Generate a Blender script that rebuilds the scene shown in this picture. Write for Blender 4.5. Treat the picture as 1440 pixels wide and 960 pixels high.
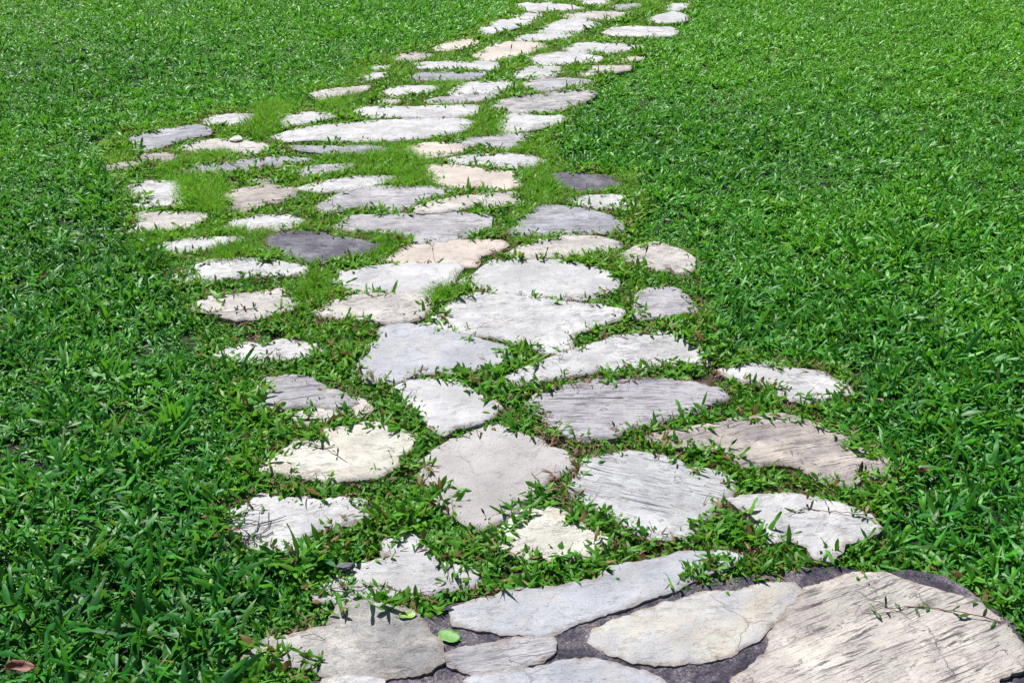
import bpy, bmesh, math, random
import numpy as np
from mathutils import Vector, noise
from mathutils.geometry import delaunay_2d_cdt

for o in list(bpy.data.objects):
    bpy.data.objects.remove(o)
R = math.radians
random.seed(7)
rng = np.random.default_rng(11)
scene = bpy.context.scene
C = scene.collection

# ------------------------------------------------------------------ camera, sky, sun, exposure
CAM_H = 1.5
cam_d = bpy.data.cameras.new('camera')
cam_d.sensor_width = 36.0
cam_d.lens = 37.5
cam_d.clip_start = 0.05
cam_d.clip_end = 500
cam = bpy.data.objects.new('camera', cam_d)
C.objects.link(cam)
cam.location = (0, 0, CAM_H)
cam.rotation_euler = (R(90 - 29.5), 0, 0)
scene.camera = cam

SUN_EL, SUN_AZ = 54.0, -28.0          # azimuth from +Y (away from the camera), negative = to the left
world = bpy.data.worlds.new('World')
scene.world = world
world.use_nodes = True
wn = world.node_tree.nodes
sky = wn.new('ShaderNodeTexSky')
sky.sky_type = 'NISHITA'
sky.sun_disc = False
sky.sun_elevation = R(SUN_EL)
sky.sun_rotation = R(SUN_AZ)
world.node_tree.links.new(sky.outputs[0], wn['Background'].inputs[0])
wn['Background'].inputs[1].default_value = 0.05

sun_d = bpy.data.lights.new('sun', 'SUN')
sun_d.energy = 5.0
sun_d.angle = R(0.5)
sun_d.color = (1.0, 0.972, 0.935)
sun = bpy.data.objects.new('sun', sun_d)
C.objects.link(sun)
sd = Vector((math.sin(R(SUN_AZ)) * math.cos(R(SUN_EL)), math.cos(R(SUN_AZ)) * math.cos(R(SUN_EL)), math.sin(R(SUN_EL))))
sun.rotation_euler = sd.to_track_quat('Z', 'Y').to_euler()
sun.location = sd * 20

vs = scene.view_settings
vs.view_transform = 'Standard'
vs.look = 'None'
vs.gamma = 1.0
vs.exposure = 0.85
vs.use_curve_mapping = False

# ------------------------------------------------------------------ tables (metres on the ground)
STONES = [
('brown',0,'',[(-1.031,3.871),(-0.952,3.902),(-0.904,3.874),(-0.958,3.848)]),
('cream',0,'',[(-0.441,2.305),(-0.404,2.325),(-0.371,2.280),(-0.383,2.247),(-0.423,2.271)]),
('white',0,'',[(0.890,1.367),(0.926,1.387),(0.990,1.398),(0.974,1.339),(0.882,1.333)]),
('white',5,'',[(0.415,7.278),(0.539,7.311),(0.673,7.262),(0.643,7.100),(0.620,7.022),(0.517,6.990),(0.436,7.037)]),
('white',0,'',[(0.003,7.338),(0.179,7.405),(0.352,7.338),(0.380,7.189),(0.224,7.133),(0.054,7.157)]),
('white',0,'',[(0.712,7.338),(0.928,7.389),(1.068,7.255),(0.968,7.141),(0.748,7.157)]),
('white',0,'',[(0.444,7.580),(0.630,7.670),(0.839,7.580),(0.792,7.457),(0.541,7.423)]),
('cream',0,'',[(0.910,7.632),(1.134,7.687),(1.199,7.508),(1.030,7.438)]),
('white',0,'',[(0.020,6.996),(0.101,7.051),(0.269,7.051),(0.400,6.973),(0.497,6.920),(0.427,6.867),(0.294,6.808),(0.162,6.764),(0.065,6.823)]),
('slate',10,'',[(0.619,6.942),(0.726,7.018),(0.860,7.018),(0.800,6.926),(0.709,6.836),(0.631,6.881)]),
('white',10,'',[(0.979,6.921),(1.040,7.005),(1.115,7.005),(1.090,6.883),(1.047,6.809),(0.981,6.809)]),
('cream',5,'',[(0.280,6.677),(0.406,6.785),(0.604,6.822),(0.755,6.785),(0.722,6.691),(0.600,6.572),(0.475,6.593),(0.348,6.607)]),
('white',0,'',[(0.008,6.679),(0.073,6.736),(0.217,6.715),(0.191,6.637),(0.118,6.567),(0.024,6.609)]),
('white',15,'',[(-0.226,6.258),(-0.154,6.420),(-0.078,6.555),(0.017,6.610),(0.127,6.541),(0.102,6.447),(0.001,6.368),(-0.089,6.227),(-0.171,6.177)]),
('white',5,'',[(0.100,6.240),(0.196,6.421),(0.311,6.570),(0.416,6.611),(0.516,6.455),(0.454,6.323),(0.327,6.228),(0.190,6.203)]),
('smooth',0,'',[(0.026,6.120),(0.093,6.181),(0.229,6.200),(0.333,6.181),(0.300,6.108),(0.195,6.060),(0.077,6.030),(0.033,6.060)]),
('smooth',0,'',[(0.820,6.577),(0.904,6.682),(1.015,6.790),(1.063,6.668),(1.035,6.529),(0.911,6.475),(0.836,6.502)]),
('white',0,'',[(0.535,6.235),(0.597,6.350),(0.708,6.389),(0.938,6.376),(0.959,6.298),(0.921,6.185),(0.759,6.141),(0.581,6.160)]),
('smooth',3,'',[(0.276,5.868),(0.361,5.983),(0.452,6.042),(0.610,6.001),(0.707,5.954),(0.762,5.925),(0.624,5.840),(0.464,5.795),(0.336,5.784)]),
('pink',8,'smooth pale pink flagstone',[(-0.230,5.708),(-0.170,5.817),(-0.087,5.988),(0.000,6.018),(0.146,5.988),(0.188,5.931),(0.100,5.817),(0.014,5.708),(-0.097,5.638),(-0.193,5.628)]),
('pink',5,'',[(-0.422,5.895),(-0.362,5.999),(-0.263,6.082),(-0.189,6.070),(-0.215,5.952),(-0.298,5.866),(-0.354,5.838),(-0.404,5.838)]),
('brown',0,'',[(-0.663,5.662),(-0.616,5.753),(-0.550,5.808),(-0.448,5.770),(-0.417,5.715),(-0.481,5.646),(-0.561,5.609),(-0.622,5.594)]),
('white',0,'',[(0.073,5.664),(0.137,5.755),(0.252,5.799),(0.363,5.772),(0.470,5.691),(0.451,5.611),(0.325,5.575),(0.187,5.523),(0.092,5.559)]),
('smooth',0,'',[(-0.525,5.567),(-0.453,5.603),(-0.316,5.619),(-0.165,5.619),(-0.082,5.593),(-0.053,5.516),(-0.093,5.440),(-0.187,5.465),(-0.349,5.465),(-0.471,5.480)]),
('slate',4,'',[(-0.542,5.306),(-0.461,5.364),(-0.343,5.393),(-0.210,5.378),(-0.131,5.403),(-0.065,5.427),(-0.103,5.354),(-0.207,5.283),(-0.336,5.250),(-0.479,5.259)]),
('white',6,'',[(-0.034,5.328),(0.032,5.449),(0.113,5.499),(0.249,5.499),(0.233,5.425),(0.203,5.328),(0.084,5.294),(-0.008,5.266)]),
('cream',0,'',[(0.350,5.396),(0.390,5.505),(0.514,5.536),(0.616,5.536),(0.589,5.470),(0.463,5.396),(0.380,5.347)]),
('pink',0,'',[(0.542,5.638),(0.616,5.691),(0.701,5.702),(0.653,5.638),(0.566,5.596)]),
('white',0,'',[(-0.748,5.518),(-0.697,5.553),(-0.628,5.543),(-0.604,5.502),(-0.673,5.452),(-0.728,5.462)]),
('white',8,'',[(-0.774,5.261),(-0.753,5.356),(-0.692,5.404),(-0.616,5.380),(-0.631,5.332),(-0.703,5.270),(-0.749,5.223)]),
('cream',6,'',[(-0.981,4.983),(-0.928,5.057),(-0.827,5.108),(-0.700,5.147),(-0.730,5.070),(-0.818,4.995),(-0.893,4.946)]),
('white',0,'',[(-0.642,5.027),(-0.596,5.137),(-0.510,5.173),(-0.381,5.160),(-0.372,5.115),(-0.413,5.071),(-0.508,5.006),(-0.593,4.984)]),
('white',5,'',[(-0.294,5.047),(-0.261,5.158),(-0.199,5.203),(-0.109,5.226),(-0.005,5.226),(0.014,5.135),(-0.056,5.069),(-0.181,5.038),(-0.267,4.990)]),
('lav',5,'',[(0.057,5.221),(0.130,5.291),(0.262,5.315),(0.391,5.277),(0.375,5.230),(0.268,5.153),(0.164,5.086),(0.088,5.095),(0.076,5.153)]),
('lav',5,'',[(-0.398,4.908),(-0.347,4.962),(-0.249,5.005),(-0.150,5.035),(-0.050,5.048),(-0.099,4.962),(-0.172,4.920),(-0.281,4.887),(-0.366,4.871)]),
('mottle',8,'pale flagstone with a dark grey stained half',[(-0.083,4.808),(-0.047,4.910),(0.027,4.994),(0.152,5.037),(0.216,5.081),(0.332,5.112),(0.400,5.094),(0.375,4.994),(0.307,4.889),(0.242,4.788),(0.120,4.729),(0.001,4.721),(-0.070,4.760)]),
('white',0,'',[(-0.709,4.739),(-0.674,4.798),(-0.567,4.810),(-0.446,4.810),(-0.302,4.826),(-0.158,4.838),(-0.132,4.759),(-0.166,4.708),(-0.270,4.654),(-0.399,4.662),(-0.553,4.669),(-0.670,4.669)]),
('cream',0,'',[(-0.628,4.899),(-0.595,4.940),(-0.538,4.924),(-0.563,4.870),(-0.612,4.866)]),
('white',2,'very long white flagstone',[(-1.015,4.398),(-0.961,4.479),(-0.855,4.531),(-0.761,4.567),(-0.601,4.615),(-0.467,4.626),(-0.232,4.621),(-0.174,4.583),(-0.210,4.479),(-0.288,4.428),(-0.382,4.379),(-0.507,4.344),(-0.665,4.330),(-0.828,4.359),(-0.953,4.339)]),
('white',3,'',[(-0.055,4.525),(-0.036,4.665),(0.013,4.704),(0.112,4.672),(0.220,4.672),(0.228,4.618),(0.167,4.556),(0.070,4.495),(-0.007,4.450),(-0.050,4.486)]),
('lav',5,'',[(-0.253,4.334),(-0.185,4.391),(-0.073,4.411),(-0.017,4.458),(0.059,4.449),(0.067,4.348),(0.039,4.292),(-0.053,4.264),(-0.145,4.278),(-0.228,4.297)]),
('white',0,'',[(0.066,4.403),(0.113,4.427),(0.169,4.389),(0.122,4.369),(0.075,4.360)]),
('pink',0,'',[(-0.433,4.230),(-0.415,4.285),(-0.372,4.321),(-0.308,4.332),(-0.223,4.299),(-0.185,4.266),(-0.219,4.217),(-0.289,4.163),(-0.349,4.124),(-0.395,4.150)]),
('white',0,'',[(-0.261,4.118),(-0.196,4.158),(-0.125,4.184),(-0.026,4.192),(0.073,4.171),(0.126,4.132),(0.142,4.080),(0.071,4.047),(0.001,4.029),(-0.087,4.047),(-0.158,4.080),(-0.229,4.080)]),
('pink',-3,'smooth peach coloured flagstone',[(-0.386,4.033),(-0.318,4.053),(-0.238,4.048),(-0.150,4.028),(-0.071,3.998),(0.007,3.991),(0.032,3.930),(0.049,3.836),(0.015,3.808),(-0.060,3.801),(-0.143,3.808),(-0.228,3.824),(-0.290,3.882),(-0.337,3.954)]),
('dark',5,'dark purple grey flagstone by the right lawn',[(0.139,3.945),(0.205,3.969),(0.274,3.976),(0.331,3.933),(0.398,3.909),(0.427,3.850),(0.382,3.816),(0.313,3.788),(0.246,3.782),(0.198,3.816),(0.150,3.874)]),
('white',0,'',[(0.224,3.705),(0.287,3.727),(0.361,3.733),(0.450,3.716),(0.480,3.694),(0.468,3.662),(0.384,3.619),(0.311,3.609),(0.265,3.640)]),
('cream',8,'',[(-0.346,3.590),(-0.290,3.642),(-0.204,3.696),(-0.091,3.735),(0.007,3.757),(0.032,3.729),(0.015,3.664),(-0.057,3.627),(-0.153,3.632),(-0.199,3.590),(-0.277,3.565),(-0.332,3.559)]),
('lav',3,'',[(-0.647,3.737),(-0.557,3.808),(-0.450,3.827),(-0.325,3.827),(-0.223,3.792),(-0.254,3.759),(-0.301,3.726),(-0.338,3.671),(-0.350,3.618),(-0.395,3.587),(-0.509,3.604),(-0.597,3.608),(-0.673,3.587),(-0.708,3.608),(-0.686,3.671)]),
('lav',-4,'',[(-0.600,3.462),(-0.561,3.521),(-0.470,3.541),(-0.314,3.557),(-0.188,3.562),(-0.085,3.531),(-0.069,3.501),(-0.083,3.452),(-0.120,3.404),(-0.142,3.376),(-0.193,3.329),(-0.259,3.311),(-0.325,3.302),(-0.344,3.348),(-0.423,3.385),(-0.509,3.404),(-0.610,3.423)]),
('slate',0,'',[(0.014,3.459),(0.034,3.528),(0.075,3.600),(0.104,3.641),(0.179,3.631),(0.258,3.600),(0.332,3.528),(0.367,3.479),(0.383,3.401),(0.314,3.392),(0.200,3.392),(0.116,3.382),(0.033,3.373),(-0.005,3.382)]),
('pink',4,'',[(-0.438,3.175),(-0.404,3.226),(-0.343,3.288),(-0.270,3.302),(-0.152,3.315),(-0.048,3.310),(-0.025,3.279),(-0.062,3.235),(-0.119,3.209),(-0.124,3.132),(-0.174,3.136),(-0.259,3.129),(-0.338,3.141),(-0.403,3.141)]),
('cream',6,'',[(-0.002,3.215),(0.046,3.276),(0.107,3.331),(0.183,3.355),(0.287,3.349),(0.352,3.312),(0.356,3.276),(0.301,3.232),(0.227,3.206),(0.147,3.201),(0.074,3.184),(0.024,3.189)]),
('smooth',12,'',[(-0.578,3.032),(-0.548,3.071),(-0.481,3.096),(-0.391,3.112),(-0.271,3.107),(-0.186,3.117),(-0.174,3.088),(-0.186,3.040),(-0.200,2.977),(-0.232,2.934),(-0.298,2.917),(-0.380,2.929),(-0.469,2.939),(-0.532,2.954),(-0.558,2.993)]),
('smooth',8,'',[(-0.150,3.007),(-0.106,3.059),(-0.077,3.121),(-0.061,3.154),(0.040,3.173),(0.150,3.162),(0.242,3.131),(0.324,3.082),(0.323,3.016),(0.311,2.965),(0.275,2.932),(0.236,2.899),(0.169,2.883),(0.096,2.902),(0.038,2.907),(-0.029,2.915),(-0.096,2.957)]),
('white',0,'',[(-1.375,4.631),(-1.337,4.679),(-1.263,4.701),(-1.143,4.695),(-1.131,4.615),(-1.196,4.575),(-1.270,4.562),(-1.331,4.575)]),
('white',6,'',[(-1.057,4.615),(-1.024,4.701),(-0.932,4.743),(-0.840,4.733),(-0.802,4.678),(-0.854,4.630),(-0.925,4.583),(-1.001,4.522),(-1.036,4.552)]),
('slate',15,'blue grey slate flagstone at the left lawn edge',[(-1.655,4.360),(-1.597,4.447),(-1.486,4.492),(-1.381,4.528),(-1.315,4.477),(-1.305,4.418),(-1.373,4.389),(-1.418,4.346),(-1.472,4.276),(-1.511,4.221),(-1.573,4.276)]),
('cream',0,'',[(-1.384,4.269),(-1.345,4.331),(-1.259,4.359),(-1.143,4.339),(-1.041,4.297),(-0.995,4.247),(-1.038,4.193),(-1.112,4.201),(-1.227,4.228),(-1.324,4.215)]),
('brown',0,'small brown flagstone',[(-1.537,4.156),(-1.518,4.196),(-1.437,4.196),(-1.362,4.169),(-1.348,4.104),(-1.394,4.078),(-1.455,4.104),(-1.512,4.117)]),
('brown',5,'',[(-1.606,4.020),(-1.570,4.071),(-1.516,4.096),(-1.485,4.083),(-1.514,4.033),(-1.567,4.008)]),
('slate',5,'',[(-1.313,3.996),(-1.256,4.046),(-1.158,4.076),(-1.062,4.122),(-0.949,4.135),(-0.831,4.122),(-0.844,4.091),(-0.908,4.058),(-1.040,4.021),(-1.136,3.983),(-1.232,3.952),(-1.286,3.959)]),
('slate',0,'',[(-0.913,4.272),(-0.806,4.255),(-0.697,4.266),(-0.597,4.266),(-0.520,4.231),(-0.541,4.177),(-0.650,4.185),(-0.760,4.196),(-0.864,4.222)]),
('lav',3,'',[(-0.846,3.974),(-0.811,4.023),(-0.720,4.053),(-0.600,4.073),(-0.492,4.048),(-0.505,4.010),(-0.628,4.018),(-0.701,3.986),(-0.773,3.949),(-0.825,3.949)]),
('white',8,'',[(-0.798,3.794),(-0.743,3.845),(-0.697,3.875),(-0.610,3.922),(-0.526,3.929),(-0.433,3.944),(-0.433,3.899),(-0.509,3.852),(-0.594,3.794),(-0.649,3.772),(-0.731,3.765)]),
('white',5,'',[(-1.451,3.824),(-1.424,3.859),(-1.342,3.866),(-1.273,3.859),(-1.247,3.779),(-1.228,3.679),(-1.247,3.616),(-1.304,3.647),(-1.354,3.626),(-1.388,3.647),(-1.395,3.734)]),
('cream',5,'',[(-1.372,3.538),(-1.322,3.569),(-1.228,3.569),(-1.125,3.569),(-1.086,3.538),(-1.104,3.488),(-1.123,3.439),(-1.183,3.411),(-1.254,3.392),(-1.301,3.382),(-1.329,3.449),(-1.314,3.488)]),
('brown',12,'',[(-1.093,3.715),(-1.054,3.759),(-0.980,3.799),(-0.916,3.815),(-0.825,3.770),(-0.819,3.715),(-0.864,3.672),(-0.910,3.661),(-0.923,3.608),(-0.970,3.567),(-1.014,3.587),(-1.061,3.650)]),
('white',0,'',[(-1.026,3.450),(-0.993,3.489),(-0.955,3.529),(-0.881,3.549),(-0.800,3.539),(-0.747,3.499),(-0.755,3.460),(-0.807,3.412),(-0.863,3.421),(-0.918,3.393),(-0.993,3.421)]),
('dark',-8,'nearly black rough flagstone with white flecks',[(-0.846,3.285),(-0.816,3.358),(-0.754,3.391),(-0.661,3.376),(-0.563,3.321),(-0.453,3.276),(-0.471,3.240),(-0.562,3.205),(-0.613,3.163),(-0.685,3.166),(-0.737,3.214),(-0.797,3.258)]),
('white',5,'',[(-1.214,3.248),(-1.194,3.293),(-1.152,3.329),(-1.065,3.338),(-0.962,3.348),(-0.909,3.329),(-0.937,3.302),(-0.995,3.266),(-1.069,3.239),(-1.117,3.227),(-1.159,3.222)]),
('white',3,'',[(-1.078,3.059),(-1.038,3.091),(-1.015,3.140),(-0.964,3.166),(-0.887,3.174),(-0.805,3.157),(-0.728,3.132),(-0.661,3.091),(-0.673,3.059),(-0.737,3.067),(-0.818,3.051),(-0.886,3.043),(-0.948,3.011),(-1.011,2.988),(-1.042,3.003)]),
('cream',5,'',[(-0.947,2.839),(-0.915,2.883),(-0.854,2.905),(-0.769,2.920),(-0.715,2.950),(-0.671,2.897),(-0.658,2.825),(-0.706,2.804),(-0.738,2.769),(-0.800,2.753),(-0.873,2.790),(-0.916,2.804)]),
('cream',10,'',[(-0.580,2.806),(-0.542,2.862),(-0.480,2.896),(-0.394,2.906),(-0.308,2.911),(-0.260,2.902),(-0.265,2.841),(-0.253,2.799),(-0.282,2.757),(-0.344,2.737),(-0.403,2.741),(-0.465,2.778),(-0.517,2.778),(-0.557,2.785)]),
('white',8,'large white flagstone with a blunt lower point',[(-0.275,2.716),(-0.229,2.767),(-0.212,2.836),(-0.178,2.891),(-0.121,2.919),(-0.032,2.908),(0.070,2.876),(0.171,2.852),(0.263,2.833),(0.318,2.798),(0.304,2.753),(0.249,2.730),(0.206,2.701),(0.162,2.665),(0.153,2.616),(0.159,2.582),(0.104,2.562),(0.065,2.602),(0.004,2.630),(-0.051,2.665),(-0.113,2.679),(-0.176,2.694)]),
('white',5,'',[(-0.814,2.553),(-0.786,2.590),(-0.748,2.615),(-0.695,2.596),(-0.663,2.621),(-0.628,2.634),(-0.573,2.602),(-0.529,2.596),(-0.536,2.565),(-0.582,2.547),(-0.634,2.535),(-0.672,2.541),(-0.709,2.517),(-0.755,2.535)]),
('grey',8,'smooth blue grey flagstone',[(-0.430,2.495),(-0.414,2.566),(-0.388,2.603),(-0.360,2.635),(-0.372,2.693),(-0.344,2.717),(-0.300,2.713),(-0.233,2.683),(-0.121,2.634),(-0.027,2.579),(0.001,2.546),(-0.032,2.513),(-0.097,2.481),(-0.160,2.463),(-0.245,2.463),(-0.315,2.414),(-0.375,2.425),(-0.413,2.459)]),
('lav',5,'',[(-0.693,2.280),(-0.693,2.329),(-0.659,2.370),(-0.645,2.412),(-0.593,2.427),(-0.547,2.417),(-0.502,2.375),(-0.514,2.350),(-0.461,2.350),(-0.411,2.300),(-0.440,2.280),(-0.496,2.300),(-0.537,2.290),(-0.589,2.285),(-0.638,2.271),(-0.674,2.266)]),
('cream',0,'',[(-0.539,2.242),(-0.511,2.266),(-0.465,2.271),(-0.445,2.242),(-0.479,2.223),(-0.513,2.214)]),
('smooth',10,'',[(-0.295,2.369),(-0.265,2.401),(-0.193,2.409),(-0.145,2.403),(-0.119,2.369),(-0.094,2.330),(-0.065,2.314),(-0.041,2.292),(-0.052,2.255),(-0.080,2.224),(-0.119,2.209),(-0.152,2.199),(-0.168,2.174),(-0.198,2.209),(-0.224,2.250),(-0.244,2.298),(-0.275,2.314)]),
('white',10,'long tapering white flagstone',[(-0.011,2.420),(0.021,2.451),(0.074,2.489),(0.128,2.534),(0.183,2.574),(0.246,2.608),(0.297,2.649),(0.367,2.664),(0.451,2.678),(0.512,2.671),(0.545,2.622),(0.570,2.561),(0.539,2.515),(0.470,2.518),(0.403,2.511),(0.349,2.493),(0.295,2.476),(0.230,2.476),(0.150,2.444),(0.085,2.420),(0.027,2.401)]),
('ridged',-2,'large lavender grey flagstone with fine dark ridges',[(0.043,2.287),(0.058,2.336),(0.106,2.369),(0.179,2.392),(0.228,2.414),(0.301,2.417),(0.391,2.414),(0.472,2.392),(0.532,2.358),(0.544,2.325),(0.500,2.303),(0.453,2.261),(0.387,2.240),(0.327,2.209),(0.281,2.199),(0.250,2.169),(0.210,2.159),(0.171,2.145),(0.144,2.169),(0.112,2.209),(0.080,2.250)]),
('lav',0,'',[(0.375,2.814),(0.392,2.909),(0.425,2.942),(0.493,2.950),(0.524,2.909),(0.540,2.814),(0.472,2.791),(0.419,2.768),(0.363,2.768)]),
('cream',8,'',[(0.376,3.206),(0.443,3.278),(0.495,3.290),(0.565,3.218),(0.594,3.149),(0.554,3.070),(0.500,3.092),(0.445,3.115),(0.391,3.160)]),
('white',5,'',[(0.569,2.468),(0.639,2.500),(0.721,2.503),(0.730,2.468),(0.823,2.456),(0.858,2.407),(0.874,2.362),(0.808,2.333),(0.756,2.311),(0.707,2.333),(0.702,2.377),(0.669,2.407),(0.608,2.422)]),
('brown',18,'large brownish flagstone with dark streaks',[(0.337,2.145),(0.416,2.170),(0.503,2.194),(0.562,2.213),(0.651,2.238),(0.706,2.232),(0.749,2.207),(0.802,2.170),(0.805,2.127),(0.837,2.098),(0.867,2.052),(0.851,2.008),(0.817,1.980),(0.820,1.949),(0.748,1.964),(0.712,1.975),(0.690,2.019),(0.638,2.052),(0.583,2.041),(0.541,2.030),(0.514,2.098),(0.421,2.110)]),
('creamw',5,'rough creamy white flagstone',[(-0.584,2.021),(-0.540,2.080),(-0.511,2.117),(-0.456,2.129),(-0.455,2.167),(-0.392,2.186),(-0.335,2.200),(-0.303,2.174),(-0.259,2.167),(-0.247,2.117),(-0.272,2.080),(-0.282,2.038),(-0.313,2.003),(-0.366,1.992),(-0.427,1.984),(-0.491,2.003),(-0.534,2.009)]),
('white',8,'',[(-0.620,1.846),(-0.583,1.887),(-0.563,1.914),(-0.512,1.893),(-0.461,1.903),(-0.432,1.887),(-0.387,1.898),(-0.341,1.893),(-0.324,1.861),(-0.298,1.872),(-0.346,1.836),(-0.402,1.821),(-0.432,1.806),(-0.465,1.776),(-0.464,1.738),(-0.510,1.747),(-0.539,1.738),(-0.585,1.776),(-0.600,1.816)]),
('smooth',5,'',[(-0.388,1.612),(-0.346,1.647),(-0.337,1.673),(-0.279,1.692),(-0.243,1.701),(-0.259,1.738),(-0.256,1.771),(-0.212,1.774),(-0.177,1.728),(-0.162,1.682),(-0.125,1.682),(-0.082,1.665),(-0.079,1.642),(-0.135,1.629),(-0.175,1.617),(-0.210,1.604),(-0.269,1.604),(-0.333,1.595),(-0.374,1.599)]),
('plain',20,'large smooth beige grey diamond shaped flagstone',[(-0.206,2.046),(-0.170,2.094),(-0.138,2.134),(-0.076,2.175),(-0.024,2.211),(0.006,2.170),(0.046,2.149),(0.080,2.104),(0.124,2.080),(0.137,2.051),(0.122,2.023),(0.071,1.991),(0.048,1.946),(0.027,1.911),(-0.005,1.869),(-0.026,1.844),(-0.067,1.816),(-0.098,1.836),(-0.136,1.877),(-0.164,1.902),(-0.147,1.933),(-0.174,1.972),(-0.200,1.995)]),
('ridgedw',-22,'white flagstone with diagonal fine grooves',[(0.140,1.955),(0.171,2.009),(0.181,2.048),(0.247,2.070),(0.282,2.085),(0.326,2.065),(0.384,2.042),(0.396,2.009),(0.445,2.004),(0.490,1.982),(0.490,1.946),(0.473,1.911),(0.438,1.894),(0.426,1.852),(0.397,1.828),(0.365,1.788),(0.313,1.776),(0.275,1.800),(0.248,1.836),(0.218,1.852),(0.178,1.869),(0.149,1.920)]),
('creamw',0,'',[(-0.015,1.764),(-0.010,1.812),(0.026,1.860),(0.063,1.869),(0.104,1.856),(0.124,1.836),(0.159,1.816),(0.178,1.788),(0.197,1.768),(0.179,1.742),(0.149,1.727),(0.109,1.723),(0.069,1.715),(0.025,1.727),(-0.005,1.745)]),
('white',10,'',[(0.484,1.898),(0.552,1.909),(0.633,1.914),(0.682,1.898),(0.729,1.877),(0.779,1.846),(0.790,1.796),(0.744,1.766),(0.701,1.747),(0.656,1.696),(0.627,1.701),(0.624,1.738),(0.586,1.766),(0.547,1.757),(0.525,1.806),(0.521,1.851)]),
('grey',10,'smooth bluish grey slab set in dark mortar',[(-0.116,1.551),(-0.081,1.573),(-0.028,1.587),(-0.013,1.607),(0.078,1.614),(0.175,1.634),(0.189,1.666),(0.245,1.681),(0.366,1.719),(0.435,1.721),(0.472,1.707),(0.457,1.685),(0.421,1.668),(0.382,1.651),(0.347,1.626),(0.322,1.612),(0.223,1.565),(0.127,1.521),(0.064,1.484),(-0.001,1.494),(-0.053,1.504),(-0.109,1.515)]),
('rough',5,'rough pitted grey flagstone set in dark mortar',[(-0.495,1.423),(-0.456,1.475),(-0.408,1.487),(-0.349,1.506),(-0.340,1.562),(-0.289,1.574),(-0.235,1.558),(-0.181,1.534),(-0.167,1.498),(-0.137,1.468),(-0.126,1.416),(-0.149,1.398),(-0.202,1.387),(-0.265,1.377),(-0.325,1.384),(-0.366,1.402),(-0.417,1.416)]),
('lav',12,'small narrow flagstone set in dark mortar',[(-0.123,1.433),(-0.076,1.449),(-0.017,1.466),(0.034,1.476),(0.076,1.472),(0.078,1.446),(0.068,1.433),(0.023,1.413),(-0.026,1.394),(-0.055,1.387),(-0.085,1.403),(-0.114,1.413)]),
('grey',0,'',[(-0.079,1.375),(-0.026,1.387),(0.052,1.403),(0.111,1.418),(0.151,1.421),(0.217,1.400),(0.272,1.372),(0.279,1.350),(0.256,1.314),(0.114,1.279),(-0.043,1.290),(-0.097,1.344)]),
('white',0,'',[(-0.338,1.372),(-0.315,1.378),(-0.242,1.375),(-0.216,1.350),(-0.220,1.302),(-0.332,1.302)]),
('creamg',10,'cream and grey flagstone set in dark mortar',[(0.146,1.471),(0.157,1.498),(0.199,1.523),(0.249,1.546),(0.307,1.571),(0.384,1.599),(0.449,1.603),(0.507,1.626),(0.568,1.630),(0.578,1.599),(0.545,1.561),(0.495,1.514),(0.467,1.484),(0.429,1.460),(0.403,1.438),(0.345,1.423),(0.290,1.416),(0.236,1.423),(0.224,1.423),(0.173,1.453)]),
('sand',25,'huge grooved cream sandstone slab',[(0.402,1.373),(0.434,1.402),(0.481,1.445),(0.496,1.490),(0.544,1.554),(0.585,1.604),(0.638,1.625),(0.693,1.651),(0.758,1.647),(0.808,1.617),(0.875,1.591),(0.917,1.562),(0.944,1.514),(0.951,1.460),(0.944,1.423),(0.921,1.402),(0.880,1.380),(0.835,1.346),(0.739,1.300),(0.533,1.300),(0.401,1.339)])
]
CORRIDOR = [(-0.529,1.321),(-0.448,1.493),(-0.410,1.589),(-0.428,1.693),(-0.641,1.783),(-0.635,1.957),(-0.632,2.096),(-0.724,2.350),(-0.843,2.611),(-0.971,2.870),(-1.124,3.145),(-1.252,3.343),(-1.405,3.593),(-1.571,4.031),(-1.655,4.155),(-1.681,4.516),(-1.493,4.625),(-1.386,4.707),(-1.339,4.780),(-1.180,4.802),(-1.096,4.791),(-0.980,4.878),(-0.952,5.014),(-0.982,5.108),(-0.782,5.280),(-0.795,5.435),(-0.767,5.599),(-0.675,5.801),(-0.568,5.907),(-0.436,5.985),(-0.325,6.146),(-0.199,6.280),(-0.087,6.639),(0.009,6.754),(0.033,7.208),(0.105,8.189),(1.337,8.189),(1.115,6.995),(0.865,6.420),(0.757,5.846),(0.515,5.489),(0.342,5.049),(0.224,4.665),(0.145,4.155),(0.227,4.031),(0.446,3.952),(0.501,3.695),(0.370,3.403),(0.568,3.228),(0.561,2.870),(0.562,2.611),(0.612,2.551),(0.882,2.457),(0.863,2.316),(0.737,2.250),(0.863,2.067),(0.847,1.957),(0.786,1.806),(0.759,1.715),(0.935,1.629),(0.965,1.493),(0.973,1.387),(0.982,1.321)]
MORTAR = [(-0.422,1.295),(-0.360,1.376),(-0.207,1.384),(-0.178,1.518),(-0.166,1.546),(-0.112,1.576),(0.000,1.606),(0.188,1.647),(0.347,1.647),(0.448,1.647),(0.523,1.662),(0.601,1.684),(0.674,1.684),(0.728,1.667),(0.816,1.671),(0.883,1.654),(0.920,1.606),(0.971,1.508),(0.957,1.418),(0.930,1.295),(0.218,1.250)]

# ------------------------------------------------------------------ node helpers
def new_mat(name):
    m = bpy.data.materials.new(name)
    m.use_nodes = True
    nt = m.node_tree
    return m, nt, nt.nodes, nt.links, nt.nodes['Principled BSDF']

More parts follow.
